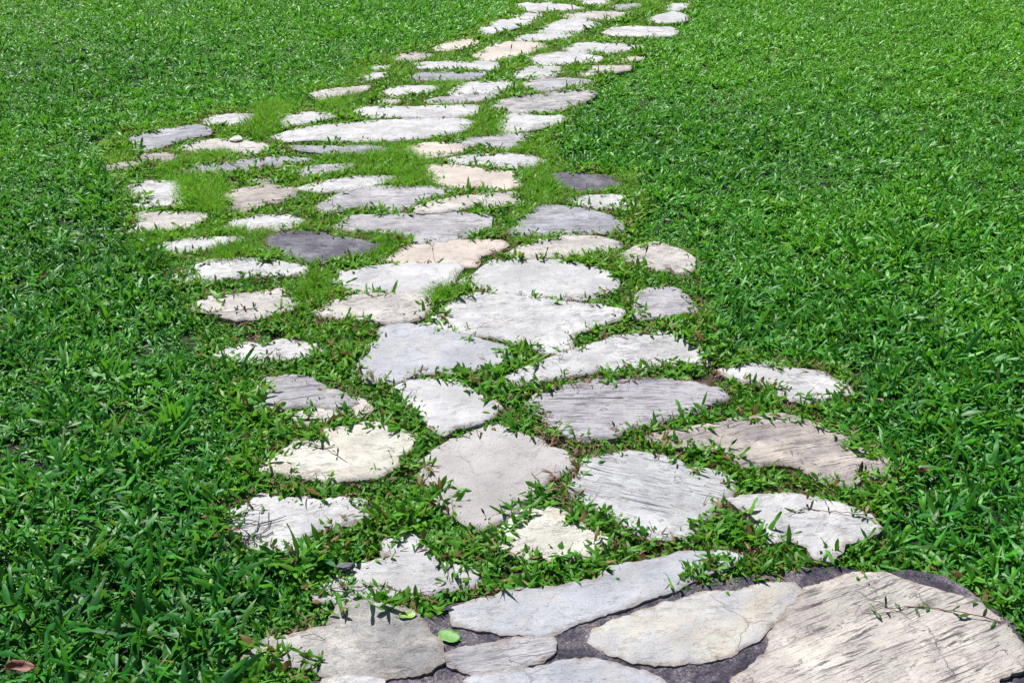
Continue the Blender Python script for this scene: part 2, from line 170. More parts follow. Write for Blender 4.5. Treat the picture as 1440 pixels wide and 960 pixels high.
def ramp(nt, src, stops, interp='LINEAR'):
    r = nt.nodes.new('ShaderNodeValToRGB')
    r.color_ramp.interpolation = interp
    el = r.color_ramp.elements
    while len(el) < len(stops):
        el.new(0.5)
    for e, (p, c) in zip(el, stops):
        e.position = p
        e.color = (c[0], c[1], c[2], 1) if hasattr(c, '__len__') else (c, c, c, 1)
    nt.links.new(src, r.inputs[0])
    return r.outputs[0]

def tex(nt, vec, scale, detail=4, rough=0.55, dist=0.0, kind='ShaderNodeTexNoise'):
    t = nt.nodes.new(kind)
    t.inputs['Scale'].default_value = scale
    if kind == 'ShaderNodeTexNoise':
        t.inputs['Detail'].default_value = detail
        t.inputs['Roughness'].default_value = rough
        t.inputs['Distortion'].default_value = dist
    nt.links.new(vec, t.inputs['Vector'])
    return t.outputs[0]

def mapping(nt, vec, scale, loc=(0, 0, 0)):
    mp = nt.nodes.new('ShaderNodeMapping')
    mp.inputs['Scale'].default_value = scale
    mp.inputs['Location'].default_value = loc
    nt.links.new(vec, mp.inputs[0])
    return mp.outputs[0]

def mixc(nt, fac, a, b, mode='MIX'):
    m = nt.nodes.new('ShaderNodeMix')
    m.data_type = 'RGBA'
    m.blend_type = mode
    for sock, v in ((m.inputs[0], fac), (m.inputs[6], a), (m.inputs[7], b)):
        if isinstance(v, (int, float)):
            sock.default_value = v
        elif isinstance(v, tuple):
            sock.default_value = (*v, 1)
        else:
            nt.links.new(v, sock)
    return m.outputs[2]

def math_n(nt, op, a, b):
    m = nt.nodes.new('ShaderNodeMath')
    m.operation = op
    for s, v in zip(m.inputs, (a, b)):
        if isinstance(v, (int, float)):
            s.default_value = v
        else:
            nt.links.new(v, s)
    return m.outputs[0]

def bump(nt, h, dist, strength, normal=None):
    b = nt.nodes.new('ShaderNodeBump')
    b.inputs['Strength'].default_value = strength
    b.inputs['Distance'].default_value = dist
    nt.links.new(h, b.inputs['Height'])
    if normal:
        nt.links.new(normal, b.inputs['Normal'])
    return b.outputs[0]

# ------------------------------------------------------------------ materials
ST = 0.605
def stone_mat(name, c1, c2, crev, streak, stain, stain_col, grain=0.5, warpk=1.0, iso=False):
    """c1/c2 mottled body colours, crev = colour of dirt in the cleavage lines, streak = how lined, stain = patchiness"""
    c1, c2, crev, stain_col = [tuple(q * ST for q in c) for c in (c1, c2, crev, stain_col)]
    m, nt, N, L, P = new_mat(name)
    uv = N.new('ShaderNodeUVMap')
    uv.uv_map = 'UVMap'
    v = uv.outputs[0]
    body = ramp(nt, tex(nt, v, 14, 6, 0.7, 0.4), [(0.40, c1), (0.60, c2)])
    # broad tint drift
    drift = ramp(nt, tex(nt, mapping(nt, v, (1, 1.6, 1), (3, 1, 0)), 5, 3, 0.5), [(0.35, 0.78), (0.65, 1.08)])
    body = mixc(nt, 1.0, body, drift, 'MULTIPLY')
    # cleavage lines running along u
    warp = N.new('ShaderNodeVectorMath'); warp.operation = 'MULTIPLY_ADD'
    nw = N.new('ShaderNodeTexNoise'); nw.inputs['Scale'].default_value = 7; nw.inputs['Detail'].default_value = 4
    L.new(v, nw.inputs['Vector'])
    L.new(nw.outputs[1], warp.inputs[0]); warp.inputs[1].default_value = (0.03 * warpk, 0.05 * warpk, 0); L.new(v, warp.inputs[2])
    w = warp.outputs[0]
    s1 = tex(nt, mapping(nt, w, (34, 90, 1) if iso else (11, 170, 1)), 1.0, 6, 0.65)
    s2 = tex(nt, mapping(nt, w, (14, 34, 1) if iso else (5, 52, 1), (7, 2, 0)), 1.0, 6, 0.65)
    gate = ramp(nt, tex(nt, mapping(nt, v, (1, 2, 1), (5, 5, 0)), 7, 4, 0.6), [(0.40, 0.12), (0.58, 1.0)])
    l1 = math_n(nt, 'MULTIPLY', ramp(nt, s1, [(0.53, 0.0), (0.63, 1.0)]), gate)
    l2 = math_n(nt, 'MULTIPLY', ramp(nt, s2, [(0.60, 0.0), (0.645, 1.0)]), math_n(nt, 'ADD', gate, 0.25))
    # edges of the split layers
    lay = math_n(nt, 'MULTIPLY', tex(nt, mapping(nt, w, (4.5, 6, 1) if iso else (3.2, 7, 1), (2, 8, 0)), 1.3, 7, 0.6), 9.0 if streak > .3 else 6.0)
    fr = math_n(nt, 'FRACT', lay, 0.0)
    flo = math_n(nt, 'FLOOR', lay, 0.0)
    l3 = math_n(nt, 'MULTIPLY', ramp(nt, fr, [(0.0, 1.0), (0.05, 0.55), (0.10, 0.0)]), ramp(nt, tex(nt, v, 16, 4, 0.6), [(0.47, 0.0), (0.6, 1.0)]))
    lines = math_n(nt, 'MAXIMUM', math_n(nt, 'MAXIMUM', l1, l2), l3)
    body = mixc(nt, math_n(nt, 'MULTIPLY', lines, streak), body, crev)
    # weathering stains with a shape of their own
    st = ramp(nt, tex(nt, mapping(nt, w, (1, 1.25 if iso else 2.2, 1), (1, 9, 0)), 8, 8, 0.72, 0.3), [(0.49, 0.0), (0.60, 1.0)])
    body = mixc(nt, math_n(nt, 'MULTIPLY', st, min(1, stain + .2)), body, stain_col)
    blot = ramp(nt, tex(nt, mapping(nt, v, (1, 1, 1), (4, 4, 0)), 23, 7, 0.75), [(0.55, 0.0), (0.66, 0.5)])
    body = mixc(nt, blot, body, tuple(q * .45 for q in stain_col))
    vo = N.new('ShaderNodeTexVoronoi'); vo.feature = 'DISTANCE_TO_EDGE'; vo.inputs['Scale'].default_value = 4.5
    wv = N.new('ShaderNodeVectorMath'); wv.operation = 'MULTIPLY_ADD'
    nz = N.new('ShaderNodeTexNoise'); nz.inputs['Scale'].default_value = 11; nz.inputs['Detail'].default_value = 6
    L.new(v, nz.inputs['Vector']); L.new(nz.outputs[1], wv.inputs[0]); wv.inputs[1].default_value = (.12, .12, 0); L.new(v, wv.inputs[2])
    L.new(wv.outputs[0], vo.inputs['Vector'])
    crack = math_n(nt, 'MULTIPLY', ramp(nt, vo.outputs[0], [(0.0, 1.0), (0.012, 0.0)]), ramp(nt, tex(nt, v, 5, 3, 0.5), [(0.59, 0.0), (0.65, 1.0)]))
    body = mixc(nt, math_n(nt, 'MULTIPLY', crack, .55), body, tuple(q * .6 for q in crev))
    # soil and algae ground into the broken rim
    ed = N.new('ShaderNodeAttribute'); ed.attribute_name = 'rim'
    dn = tex(nt, v, 28, 6, 0.7)
    dirt = ramp(nt, math_n(nt, 'ADD', math_n(nt, 'SUBTRACT', ed.outputs['Fac'], 1.3), math_n(nt, 'MULTIPLY', dn, 2.6)), [(0.62, 0.0), (1.0, 0.6)])
    body = mixc(nt, dirt, body, (0.16, 0.125, 0.095))
    # specks and pits
    sp = ramp(nt, tex(nt, v, 230, 4, 0.75), [(0.33, 0.55), (0.48, 1.0), (0.62, 1.08)])
    body = mixc(nt, grain, body, mixc(nt, 1.0, body, sp, 'MULTIPLY'))
    pits = ramp(nt, tex(nt, mapping(nt, v, (1, 1.8, 1)), 60, 5, 0.72), [(0.33, 0.4), (0.40, 1.0)])
    body = mixc(nt, 0.75, body, mixc(nt, 1.0, body, pits, 'MULTIPLY'))
    L.new(body, P.inputs['Base Color'])
    P.inputs['Roughness'].default_value = 0.75
    P.inputs['Specular IOR Level'].default_value = 0.3
    k = min(1, streak + .15)
    h = math_n(nt, 'MULTIPLY', tex(nt, v, 40, 9, 0.72), 0.45 + .35 * k)
    h = math_n(nt, 'SUBTRACT', h, math_n(nt, 'MULTIPLY', math_n(nt, 'MAXIMUM', lines, crack), 0.5 * k))
    h = math_n(nt, 'ADD', h, math_n(nt, 'MULTIPLY', s1, 0.7 * k))
    h = math_n(nt, 'ADD', h, math_n(nt, 'MULTIPLY', flo, 0.22 * k))
    n1 = bump(nt, h, 0.006, 0.8)
    n1 = bump(nt, tex(nt, v, 300, 4, 0.75), 0.0016, 0.7, n1)
    L.new(n1, P.inputs['Normal'])
    return m

GREYDIRT = (0.10, 0.09, 0.11)
SM = {
 'white': stone_mat('pale_stone', (0.57, 0.57, 0.60), (0.72, 0.71, 0.70), (0.20, 0.19, 0.21), 0.45, 0.25, (0.44, 0.42, 0.42), iso=True),
 'cream': stone_mat('cream_stone', (0.54, 0.51, 0.50), (0.70, 0.66, 0.61), (0.20, 0.16, 0.15), 0.55, 0.35, (0.44, 0.37, 0.33), iso=True),
 'creamw': stone_mat('chalky_stone', (0.66, 0.64, 0.58), (0.78, 0.75, 0.67), (0.26, 0.22, 0.17), 0.5, 0.15, (0.58, 0.50, 0.38), iso=True),
 'creamg': stone_mat('grey_cream_stone', (0.50, 0.50, 0.52), (0.62, 0.60, 0.56), (0.24, 0.21, 0.2), 0.25, 0.35, (0.58, 0.50, 0.38), iso=True),
 'pink': stone_mat('peach_stone', (0.64, 0.56, 0.50), (0.72, 0.64, 0.57), (0.34, 0.22, 0.20), 0.25, 0.15, (0.58, 0.47, 0.40), iso=True),
 'smooth': stone_mat('smooth_pale_stone', (0.55, 0.55, 0.58), (0.66, 0.65, 0.65), (0.30, 0.29, 0.31), 0.3, 0.15, (0.48, 0.46, 0.46), iso=True),
 'grey': stone_mat('blue_grey_stone', (0.44, 0.46, 0.51), (0.53, 0.54, 0.58), (0.24, 0.24, 0.28), 0.25, 0.2, (0.50, 0.47, 0.45), iso=True),
 'plain': stone_mat('beige_stone', (0.47, 0.45, 0.45), (0.54, 0.51, 0.50), (0.30, 0.27, 0.26), 0.12, 0.1, (0.46, 0.42, 0.40), 0.7, iso=True),
 'lav':    stone_mat('lavender_stone', (0.45, 0.44, 0.48), (0.60, 0.58, 0.60), (0.13, 0.12, 0.15), 0.8, 0.4, (0.36, 0.33, 0.37)),
 'ridged': stone_mat('ridged_stone', (0.46, 0.44, 0.49), (0.56, 0.54, 0.57), (0.09, 0.08, 0.11), 1.0, 0.2, (0.40, 0.37, 0.41), warpk=.4),
 'ridgedw': stone_mat('grooved_stone', (0.53, 0.54, 0.57), (0.65, 0.65, 0.66), (0.16, 0.16, 0.19), 0.9, 0.1, (0.48, 0.47, 0.47), warpk=.35),
 'slate':  stone_mat('slate_stone',    (0.36, 0.37, 0.42), (0.50, 0.50, 0.54), (0.11, 0.11, 0.14), 0.8, 0.4, (0.26, 0.25, 0.29)),
 'mottle': stone_mat('stained_stone',  (0.44, 0.42, 0.44), (0.62, 0.59, 0.57), (0.13, 0.12, 0.14), 0.6, 0.8, (0.22, 0.21, 0.23)),
 'dark': stone_mat('dark_stone', (0.085, 0.078, 0.11), (0.17, 0.16, 0.20), (0.035, 0.03, 0.045), 0.7, 0.2, (0.36, 0.36, 0.40), iso=True),
 'brown': stone_mat('brown_stone', (0.44, 0.39, 0.36), (0.64, 0.57, 0.50), (0.11, 0.09, 0.11), 1.0, 0.45, (0.26, 0.23, 0.26), warpk=.5),
 'rough': stone_mat('rough_grey_stone', (0.36, 0.35, 0.35), (0.56, 0.53, 0.49), (0.16, 0.15, 0.15), 0.45, 0.5, (0.22, 0.21, 0.22), 0.9, iso=True),
 'sand': stone_mat('sandstone', (0.58, 0.54, 0.50), (0.72, 0.67, 0.60), (0.13, 0.105, 0.125), 1.0, 0.25, (0.38, 0.32, 0.33), warpk=.3),
}

def soil_mat():
    m, nt, N, L, P = new_mat('soil')
    g = N.new('ShaderNodeNewGeometry').outputs['Position']
    col = ramp(nt, tex(nt, g, 30, 8, 0.7), [(0.3, (0.020, 0.014, 0.009)), (0.55, (0.06, 0.042, 0.026)), (0.75, (0.12, 0.09, 0.055))])
    L.new(col, P.inputs['Base Color'])
    P.inputs['Roughness'].default_value = 0.95
    L.new(bump(nt, tex(nt, g, 90, 6, 0.7), 0.01, 0.8), P.inputs['Normal'])
    return m

def ground_mat():
    m, nt, N, L, P = new_mat('lawn_soil')
    g = N.new('ShaderNodeNewGeometry').outputs['Position']
    near = ramp(nt, tex(nt, g, 40, 7, 0.7), [(0.3, (0.006, 0.010, 0.004)), (0.6, (0.016, 0.024, 0.008)), (0.8, (0.04, 0.036, 0.016))])
    far = ramp(nt, tex(nt, g, 25, 8, 0.75), [(0.3, (0.015, 0.05, 0.008)), (0.6, (0.04, 0.13, 0.015)), (0.8, (0.08, 0.18, 0.03))])
    vm = N.new('ShaderNodeVectorMath'); vm.operation = 'LENGTH'
    L.new(g, vm.inputs[0])
    f = ramp(nt, math_n(nt, 'MULTIPLY', vm.outputs['Value'], 0.05), [(0.5, 0.0), (0.6, 1.0)])
    L.new(mixc(nt, f, near, far), P.inputs['Base Color'])
    P.inputs['Roughness'].default_value = 0.95
    L.new(bump(nt, tex(nt, g, 70, 6, 0.7), 0.02, 0.8), P.inputs['Normal'])
    return m

def mortar_mat():
    m, nt, N, L, P = new_mat('dark_mortar')
    g = N.new('ShaderNodeNewGeometry').outputs['Position']
    c = ramp(nt, tex(nt, g, 18, 6, 0.65, 0.5), [(0.36, (0.026, 0.021, 0.036)), (0.48, (0.070, 0.059, 0.084)), (0.62, (0.18, 0.155, 0.175))])
    sp = ramp(nt, tex(nt, g, 210, 4, 0.8), [(0.36, 0.25), (0.48, 0.9), (0.56, 1.4), (0.66, 2.8)])
    L.new(mixc(nt, 1.0, c, sp, 'MULTIPLY'), P.inputs['Base Color'])
    P.inputs['Roughness'].default_value = 0.9
    n1 = bump(nt, tex(nt, g, 60, 8, 0.75), 0.012, 1.0)
    L.new(bump(nt, tex(nt, g, 300, 4, 0.8), 0.004, 1.0, n1), P.inputs['Normal'])
    return m

def leaf_mat(name, stops, dry, trans=0.3, rough=0.47, tcol=(0.16, 0.38, 0.02), spec=0.5):
    """leaf colour by instance tint + per-leaf shade baked as a vertex attribute of the plant (leaf age, dead leaves)"""
    m, nt, N, L, P = new_mat(name)
    ai = N.new('ShaderNodeAttribute'); ai.attribute_type = 'INSTANCER'; ai.attribute_name = 'tint'
    al = N.new('ShaderNodeAttribute'); al.attribute_name = 'leaf'
    sep = N.new('ShaderNodeSeparateColor'); L.new(al.outputs['Color'], sep.inputs[0])
    t = math_n(nt, 'ADD', math_n(nt, 'MULTIPLY', ai.outputs['Fac'], 0.6), math_n(nt, 'MULTIPLY', sep.outputs[0], 0.4))
    col = ramp(nt, t, stops)
    col = mixc(nt, sep.outputs[1], col, dry)
    uv = N.new('ShaderNodeUVMap'); uv.uv_map = 'UVMap'
    vein = tex(nt, mapping(nt, uv.outputs[0], (9, 1.2, 1)), 1.0, 3, 0.6)
    col = mixc(nt, 0.5, col, mixc(nt, 1.0, col, ramp(nt, vein, [(0.3, 0.65), (0.7, 1.3)]), 'MULTIPLY'))
    L.new(col, P.inputs['Base Color'])
    P.inputs['Roughness'].default_value = rough
    P.inputs['Specular IOR Level'].default_value = spec
    L.new(bump(nt, vein, 0.001, 0.4), P.inputs['Normal'])
    tr = N.new('ShaderNodeBsdfTranslucent')
    L.new(mixc(nt, sep.outputs[1], mixc(nt, 0.5, col, tcol), dry), tr.inputs[0])
    mx = N.new('ShaderNodeMixShader'); mx.inputs[0].default_value = trans
    L.new(P.outputs[0], mx.inputs[1]); L.new(tr.outputs[0], mx.inputs[2])
    L.new(mx.outputs[0], N['Material Output'].inputs[0])
    return m

def plain_mat(name, col, rough=0.6, trans=0.0, var=0.3):
    m, nt, N, L, P = new_mat(name)
    g = N.new('ShaderNodeTexCoord').outputs['Object']
    c = mixc(nt, 1.0, col, ramp(nt, tex(nt, g, 120, 4, 0.6), [(0.3, 1 - var), (0.7, 1 + var)]), 'MULTIPLY')
    L.new(c, P.inputs['Base Color'])
    P.inputs['Roughness'].default_value = rough
    if trans:
        tr = N.new('ShaderNodeBsdfTranslucent'); L.new(c, tr.inputs[0])
        mx = N.new('ShaderNodeMixShader'); mx.inputs[0].default_value = trans
        L.new(P.outputs[0], mx.inputs[1]); L.new(tr.outputs[0], mx.inputs[2])
        L.new(mx.outputs[0], N['Material Output'].inputs[0])
    return m

M_soil = soil_mat(); M_ground = ground_mat(); M_mortar = mortar_mat()
DRY = (0.20, 0.13, 0.045)
M_lawn = leaf_mat('broad_grass_leaf', [(0.0, (0.010, 0.098, 0.018)), (0.35, (0.027, 0.195, 0.013)), (0.7, (0.080, 0.34, 0.012)), (1.0, (0.18, 0.44, 0.018))], DRY, trans=.35, spec=.40)
M_joint = leaf_mat('joint_grass_leaf', [(0.0, (0.030, 0.15, 0.012)), (0.45, (0.070, 0.25, 0.014)), (0.8, (0.15, 0.34, 0.020)), (1.0, (0.26, 0.36, 0.04))], DRY, trans=.38, spec=.3)
M_fine = leaf_mat('fine_grass_blade', [(0.0, (0.05, 0.24, 0.010)), (0.5, (0.13, 0.40, 0.016)), (1.0, (0.30, 0.48, 0.04))], (0.3, 0.22, 0.08), trans=0.4, tcol=(0.25, 0.5, 0.03), spec=0.3)
M_thatch = plain_mat('dry_stem', (0.13, 0.062, 0.040), 0.8, var=0.6)
M_runner = plain_mat('runner_stem', (0.16, 0.06, 0.045), 0.5)
M_twig = plain_mat('black_twig', (0.022, 0.016, 0.018), 0.8)
M_sprig = plain_mat('sprig_leaf', (0.035, 0.12, 0.012), 0.45, 0.3)
M_sprig_dark = plain_mat('bronze_leaf', (0.06, 0.06, 0.015), 0.5, 0.25)
M_seed = plain_mat('seed_head', (0.07, 0.05, 0.02), 0.7, 0.15)
M_stalk = plain_mat('seed_stalk', (0.06, 0.075, 0.02), 0.6)
M_fallen = plain_mat('fallen_green_leaf', (0.07, 0.22, 0.016), 0.55, 0.2)
M_olive2 = plain_mat('fallen_yellow_leaf', (0.16, 0.30, 0.02), 0.45, 0.25)
M_olive = plain_mat('fallen_olive_leaf', (0.16, 0.19, 0.03), 0.45, 0.2)
M_brownleaf = plain_mat('fallen_brown_leaf', (0.15, 0.055, 0.035), 0.6, 0.15)

# ------------------------------------------------------------------ object helpers
def link(o, parent=None, mat=None, **props):
    C.objects.link(o)
    if parent is not None:
        o.parent = parent
    if mat is not None:
        o.data.materials.append(mat)
    for k, v in props.items():
        o[k] = v
    return o

def mesh_obj(name, verts, faces, parent=None, mat=None, smooth=True, **props):
    me = bpy.data.meshes.new(name)
    me.from_pydata([tuple(v) for v in verts], [], faces)
    if smooth:
        me.polygons.foreach_set('use_smooth', [True] * len(me.polygons))
    me.update()
    return link(bpy.data.objects.new(name, me), parent, mat, **props)

# ------------------------------------------------------------------ ground sheet
def ground():
    xs = np.concatenate([np.linspace(-120, -8, 12), np.linspace(-7, 7, 57), np.linspace(8, 120, 12)])
    ys = np.concatenate([np.linspace(-60, -1, 8), np.linspace(0, 12, 49), np.linspace(14, 160, 14)])
    v = [(x, y, -0.012 + 0.006 * noise.noise(Vector((x * 1.3, y * 1.3, 0)))) for y in ys for x in xs]
    n = len(xs)
    f = [(j * n + i, j * n + i + 1, (j + 1) * n + i + 1, (j + 1) * n + i) for j in range(len(ys) - 1) for i in range(n - 1)]
    mesh_obj('ground', v, f, None, M_ground, kind='structure')
ground()

# ------------------------------------------------------------------ polygons
def pip(poly, X, Y):
    inside = np.zeros(X.shape, bool)
    n = len(poly)
    for i in range(n):
        x1, y1 = poly[i]; x2, y2 = poly[(i + 1) % n]
        c = ((y1 > Y) != (y2 > Y)) & (X < (x2 - x1) * (Y - y1) / ((y2 - y1) or 1e-12) + x1)
        inside ^= c
    return inside

def sdf(poly, X, Y):
    d = np.full(X.shape, 1e9)
    n = len(poly)
    for i in range(n):
        x1, y1 = poly[i]; x2, y2 = poly[(i + 1) % n]
        ex, ey = x2 - x1, y2 - y1
        t = np.clip(((X - x1) * ex + (Y - y1) * ey) / (ex * ex + ey * ey + 1e-12), 0, 1)
        d = np.minimum(d, (X - x1 - t * ex) ** 2 + (Y - y1 - t * ey) ** 2)
    d = np.sqrt(d)
    return np.where(pip(poly, X, Y), -d, d)

def chaikin(p):
    out = []
    for i in range(len(p)):
        a, b = np.array(p[i]), np.array(p[(i + 1) % len(p)])
        out += [tuple(a * .89 + b * .11), tuple(a * .11 + b * .89)]
    return out

def resample(p, step):
    out = []
    for i in range(len(p)):
        a, b = np.array(p[i]), np.array(p[(i + 1) % len(p)])
        n = max(1, int(round(np.linalg.norm(b - a) / step)))
        out += [tuple(a + (b - a) * k / n) for k in range(n)]
    return out

def area(p):
    a = np.array(p); b = np.roll(a, -1, 0)
    return 0.5 * float(np.sum(a[:, 0] * b[:, 1] - b[:, 0] * a[:, 1]))

def fill(poly, step, seed):
    """constrained triangulation of a polygon with inner points every `step`"""
    a = np.array(poly)
    x0, y0 = a.min(0); x1, y1 = a.max(0)
    X, Y = np.meshgrid(np.arange(x0, x1, step), np.arange(y0, y1, step))
    r = np.random.default_rng(seed)
    X = X + r.uniform(-.25, .25, X.shape) * step; Y = Y + r.uniform(-.25, .25, Y.shape) * step
    keep = sdf(poly, X, Y) < -0.6 * step
    pts = [Vector(p) for p in poly] + [Vector((x, y)) for x, y in zip(X[keep], Y[keep])]
    n = len(poly)
    vo, eo, fo, _, _, _ = delaunay_2d_cdt(pts, [], [list(range(n))], 1, 1e-6)
    return vo, fo

ISO = {'white', 'cream', 'creamw', 'creamg', 'pink', 'smooth', 'grey', 'plain', 'rough', 'dark'}
RELIEF = {'white': 1.0, 'cream': 1.0, 'creamw': 1.4, 'creamg': .7, 'pink': .5, 'smooth': .5, 'grey': .5, 'plain': .35, 'lav': 1.2,
          'ridged': 1.2, 'ridgedw': 1.2, 'slate': 1.3, 'mottle': 1.1, 'dark': 1.8, 'brown': 1.4, 'rough': 1.6, 'sand': 1.3}

def make_stone(i, fam, ang, label, poly, parent):
    if area(poly) < 0:
        poly = poly[::-1]
    cx, cy = np.mean(poly, 0)
    near = cy < 3.2
    step = 0.0065 if near else 0.012
    mort = i >= N_STONES - 8
    # knock corners off, then give the edge its uneven, chipped line
    p = resample(poly, 0.007 if near else 0.012)
    grow = 0.006 if mort else 0.018
    a = np.array(p); d = np.roll(a, -1, 0) - np.roll(a, 1, 0)
    nrm = np.stack([d[:, 1], -d[:, 0]], 1); nrm /= np.linalg.norm(nrm, axis=1)[:, None] + 1e-9
    off = np.array([grow + 0.006 * noise.noise(Vector((x * 26, y * 26, i))) + 0.006 * abs(noise.noise(Vector((x * 55, y * 55, i + 5)))) + 0.003 * noise.noise(Vector((x * 120, y * 120, i + 9))) for x, y in p])
    p = [tuple(q) for q in (a + nrm * off[:, None])]
    vo, fo = fill(p, step, i)
    vo = np.array([tuple(v) for v in vo])
    de = -sdf(p, vo[:, 0], vo[:, 1])
    k = RELIEF[fam]
    ca, sa = math.cos(R(ang)), math.sin(R(ang))
    tx, ty = random.uniform(-.02, .02), random.uniform(-.02, .02)
    if mort:
        tx, ty = tx * .2, ty * .2
    base = (0.0225 if mort else 0.0185) + random.uniform(-.003, .004)
    vs_, uv = [], []
    for (x, y), e in zip(vo, de):
        dx, dy = x - cx, y - cy
        u, w = dx * ca + dy * sa, -dx * sa + dy * ca
        z = base + dx * tx + dy * ty + 0.0014 * noise.noise(Vector((dx * 4, dy * 4, i * 3.1)))
        aw, bw = (4.5, 20) if fam in ISO else (9, 46)
        t = noise.noise(Vector((u * 3.0, w * aw, i * 1.7))) * 3.0 + noise.noise(Vector((u * 14, w * 22, i))) * .5
        fl = math.floor(t); fr = min(1, max(0, (t - fl - .42) / .16))
        z += 0.0016 * k * (fl + fr)                                   # split slate layers
        z -= 0.0035 * k * max(0, noise.noise(Vector((u * (12 if fam in ISO else 6), w * bw, i * 2.3))) - .25)
        z += 0.0010 * k * noise.noise(Vector((dx * 38, dy * 38, i)))
        ew = 0.002 + 0.004 * (0.5 + noise.noise(Vector((x * 20, y * 20, 4))))
        z -= (0.002 if mort else 0.005) * math.exp(-max(0, e) / ew)
        vs_.append((x - cx, y - cy, z))
        uv.append((u + i * 3.17, w + i * 1.93))
    faces = [tuple(f) for f in fo]
    n = len(p)
    # the outline vertices come first, in order: sides down into the bed
    nv = len(vs_)
    for q in range(n):
        vs_.append((vs_[q][0] * 1.0 + nrm[q][0] * .002, vs_[q][1] + nrm[q][1] * .002, -0.02))
        uv.append((uv[q][0], uv[q][1] + .03))
    for q in range(n):
        r2 = (q + 1) % n
        faces.append((q, nv + q, nv + r2, r2))
    o = mesh_obj('flagstone', vs_, faces, parent, SM[fam])
    me = o.data
    ra = me.attributes.new('rim', 'FLOAT', 'POINT')
    ra.data.foreach_set('value', np.concatenate([np.exp(-np.maximum(de, 0) / .02), np.ones(n)]).astype(np.float32))
    ea = np.zeros(len(me.edges) * 2, int); me.edges.foreach_get('vertices', ea); ea = ea.reshape(-1, 2)
    sa_ = me.attributes.new('sharp_edge', 'BOOLEAN', 'EDGE')
    sa_.data.foreach_set('value', (ea < n).all(1) & ((np.abs(ea[:, 0] - ea[:, 1]) == 1) | (np.abs(ea[:, 0] - ea[:, 1]) == n - 1)))
    ul = me.uv_layers.new(name='UVMap')
    li = np.zeros(len(me.loops), int); me.loops.foreach_get('vertex_index', li)
    ul.data.foreach_set('uv', np.array(uv)[li].ravel())
    o.location = (cx, cy, 0)
    if label:
        o['label'] = label
    return o

N_STONES = len(STONES)
pv, pf = fill(resample(CORRIDOR, .06), 0.05, 3)
path = mesh_obj('path', [(v[0], v[1], -0.002 + 0.004 * noise.noise(Vector((v[0] * 9, v[1] * 9, 2)))) for v in pv], [tuple(f) for f in pf], None, M_soil, kind='structure')
for i, (fam, ang, label, poly) in enumerate(STONES):
    make_stone(i, fam, ang, label, poly, path)
mp_ = resample(MORTAR, .02)
mv, mf = fill(mp_, 0.007, 5)
mz = []
for v in mv:
    q = Vector((v[0], v[1], 0))
    mz.append((v[0], v[1], 0.0165 + 0.0022 * noise.noise(q * 8) + 0.0018 * noise.noise(q * 35) + 0.0022 * noise.noise(q * 95)))
mesh_obj('mortar', mz, [tuple(f) for f in mf], path, M_mortar, label='dark purple grey mortar between the nearest flagstones')

from mathutils.bvhtree import BVHTree
_v, _f = [], []
for o in path.children:
    b0 = len(_v)
    _v += [v.co + o.location for v in o.data.vertices]
    _f += [tuple(b0 + q for q in p_.vertices) for p_ in o.data.polygons]
SURF = BVHTree.FromPolygons(_v, _f)
def top(x, y):
    """height of the stone or mortar surface here (0 on bare soil)"""
    h = SURF.ray_cast(Vector((x, y, 1)), Vector((0, 0, -1)))[0]
    return max(0.0, h.z) if h else 0.0

# ------------------------------------------------------------------ distance fields for planting
GX0, GX1, GY0, GY1, GS = -7.0, 7.0, 0.3, 13.0, 0.0075
gx = np.arange(GX0, GX1, GS); gy = np.arange(GY0, GY1, GS)
field = np.full((len(gy), len(gx)), 0.2, np.float32)
def stamp(fd, poly, pad):
    a = np.array(poly)
    i0 = max(0, int((a[:, 0].min() - pad - GX0) / GS)); i1 = min(len(gx), int((a[:, 0].max() + pad - GX0) / GS) + 1)
    j0 = max(0, int((a[:, 1].min() - pad - GY0) / GS)); j1 = min(len(gy), int((a[:, 1].max() + pad - GY0) / GS) + 1)
    X, Y = np.meshgrid(gx[i0:i1], gy[j0:j1])
    fd[j0:j1, i0:i1] = np.minimum(fd[j0:j1, i0:i1], sdf(poly, X, Y))
for s in STONES:
    stamp(field, s[3], 0.2)
mfield = np.full_like(field, 0.2); stamp(mfield, MORTAR, 0.2)
def look(fd, x, y):
    i = np.clip(((x - GX0) / GS).astype(int), 0, fd.shape[1] - 1); j = np.clip(((y - GY0) / GS).astype(int), 0, fd.shape[0] - 1)
    out = (x < GX0) | (x > GX1) | (y < GY0) | (y > GY1)
    return np.where(out, .2, fd[j, i])

def vnoise(x, y, s, seed):
    """smooth value noise on arrays"""
    r = np.random.default_rng(seed).random((128, 128))
    u, v = x * s + 40, y * s + 40
    i, j = np.floor(u).astype(int), np.floor(v).astype(int)
    fu, fv = u - i, v - j
    fu = fu * fu * (3 - 2 * fu); fv = fv * fv * (3 - 2 * fv)
    g = lambda a, b: r[b % 128, a % 128]
    return (g(i, j) * (1 - fu) + g(i + 1, j) * fu) * (1 - fv) + (g(i, j + 1) * (1 - fu) + g(i + 1, j + 1) * fu) * fv

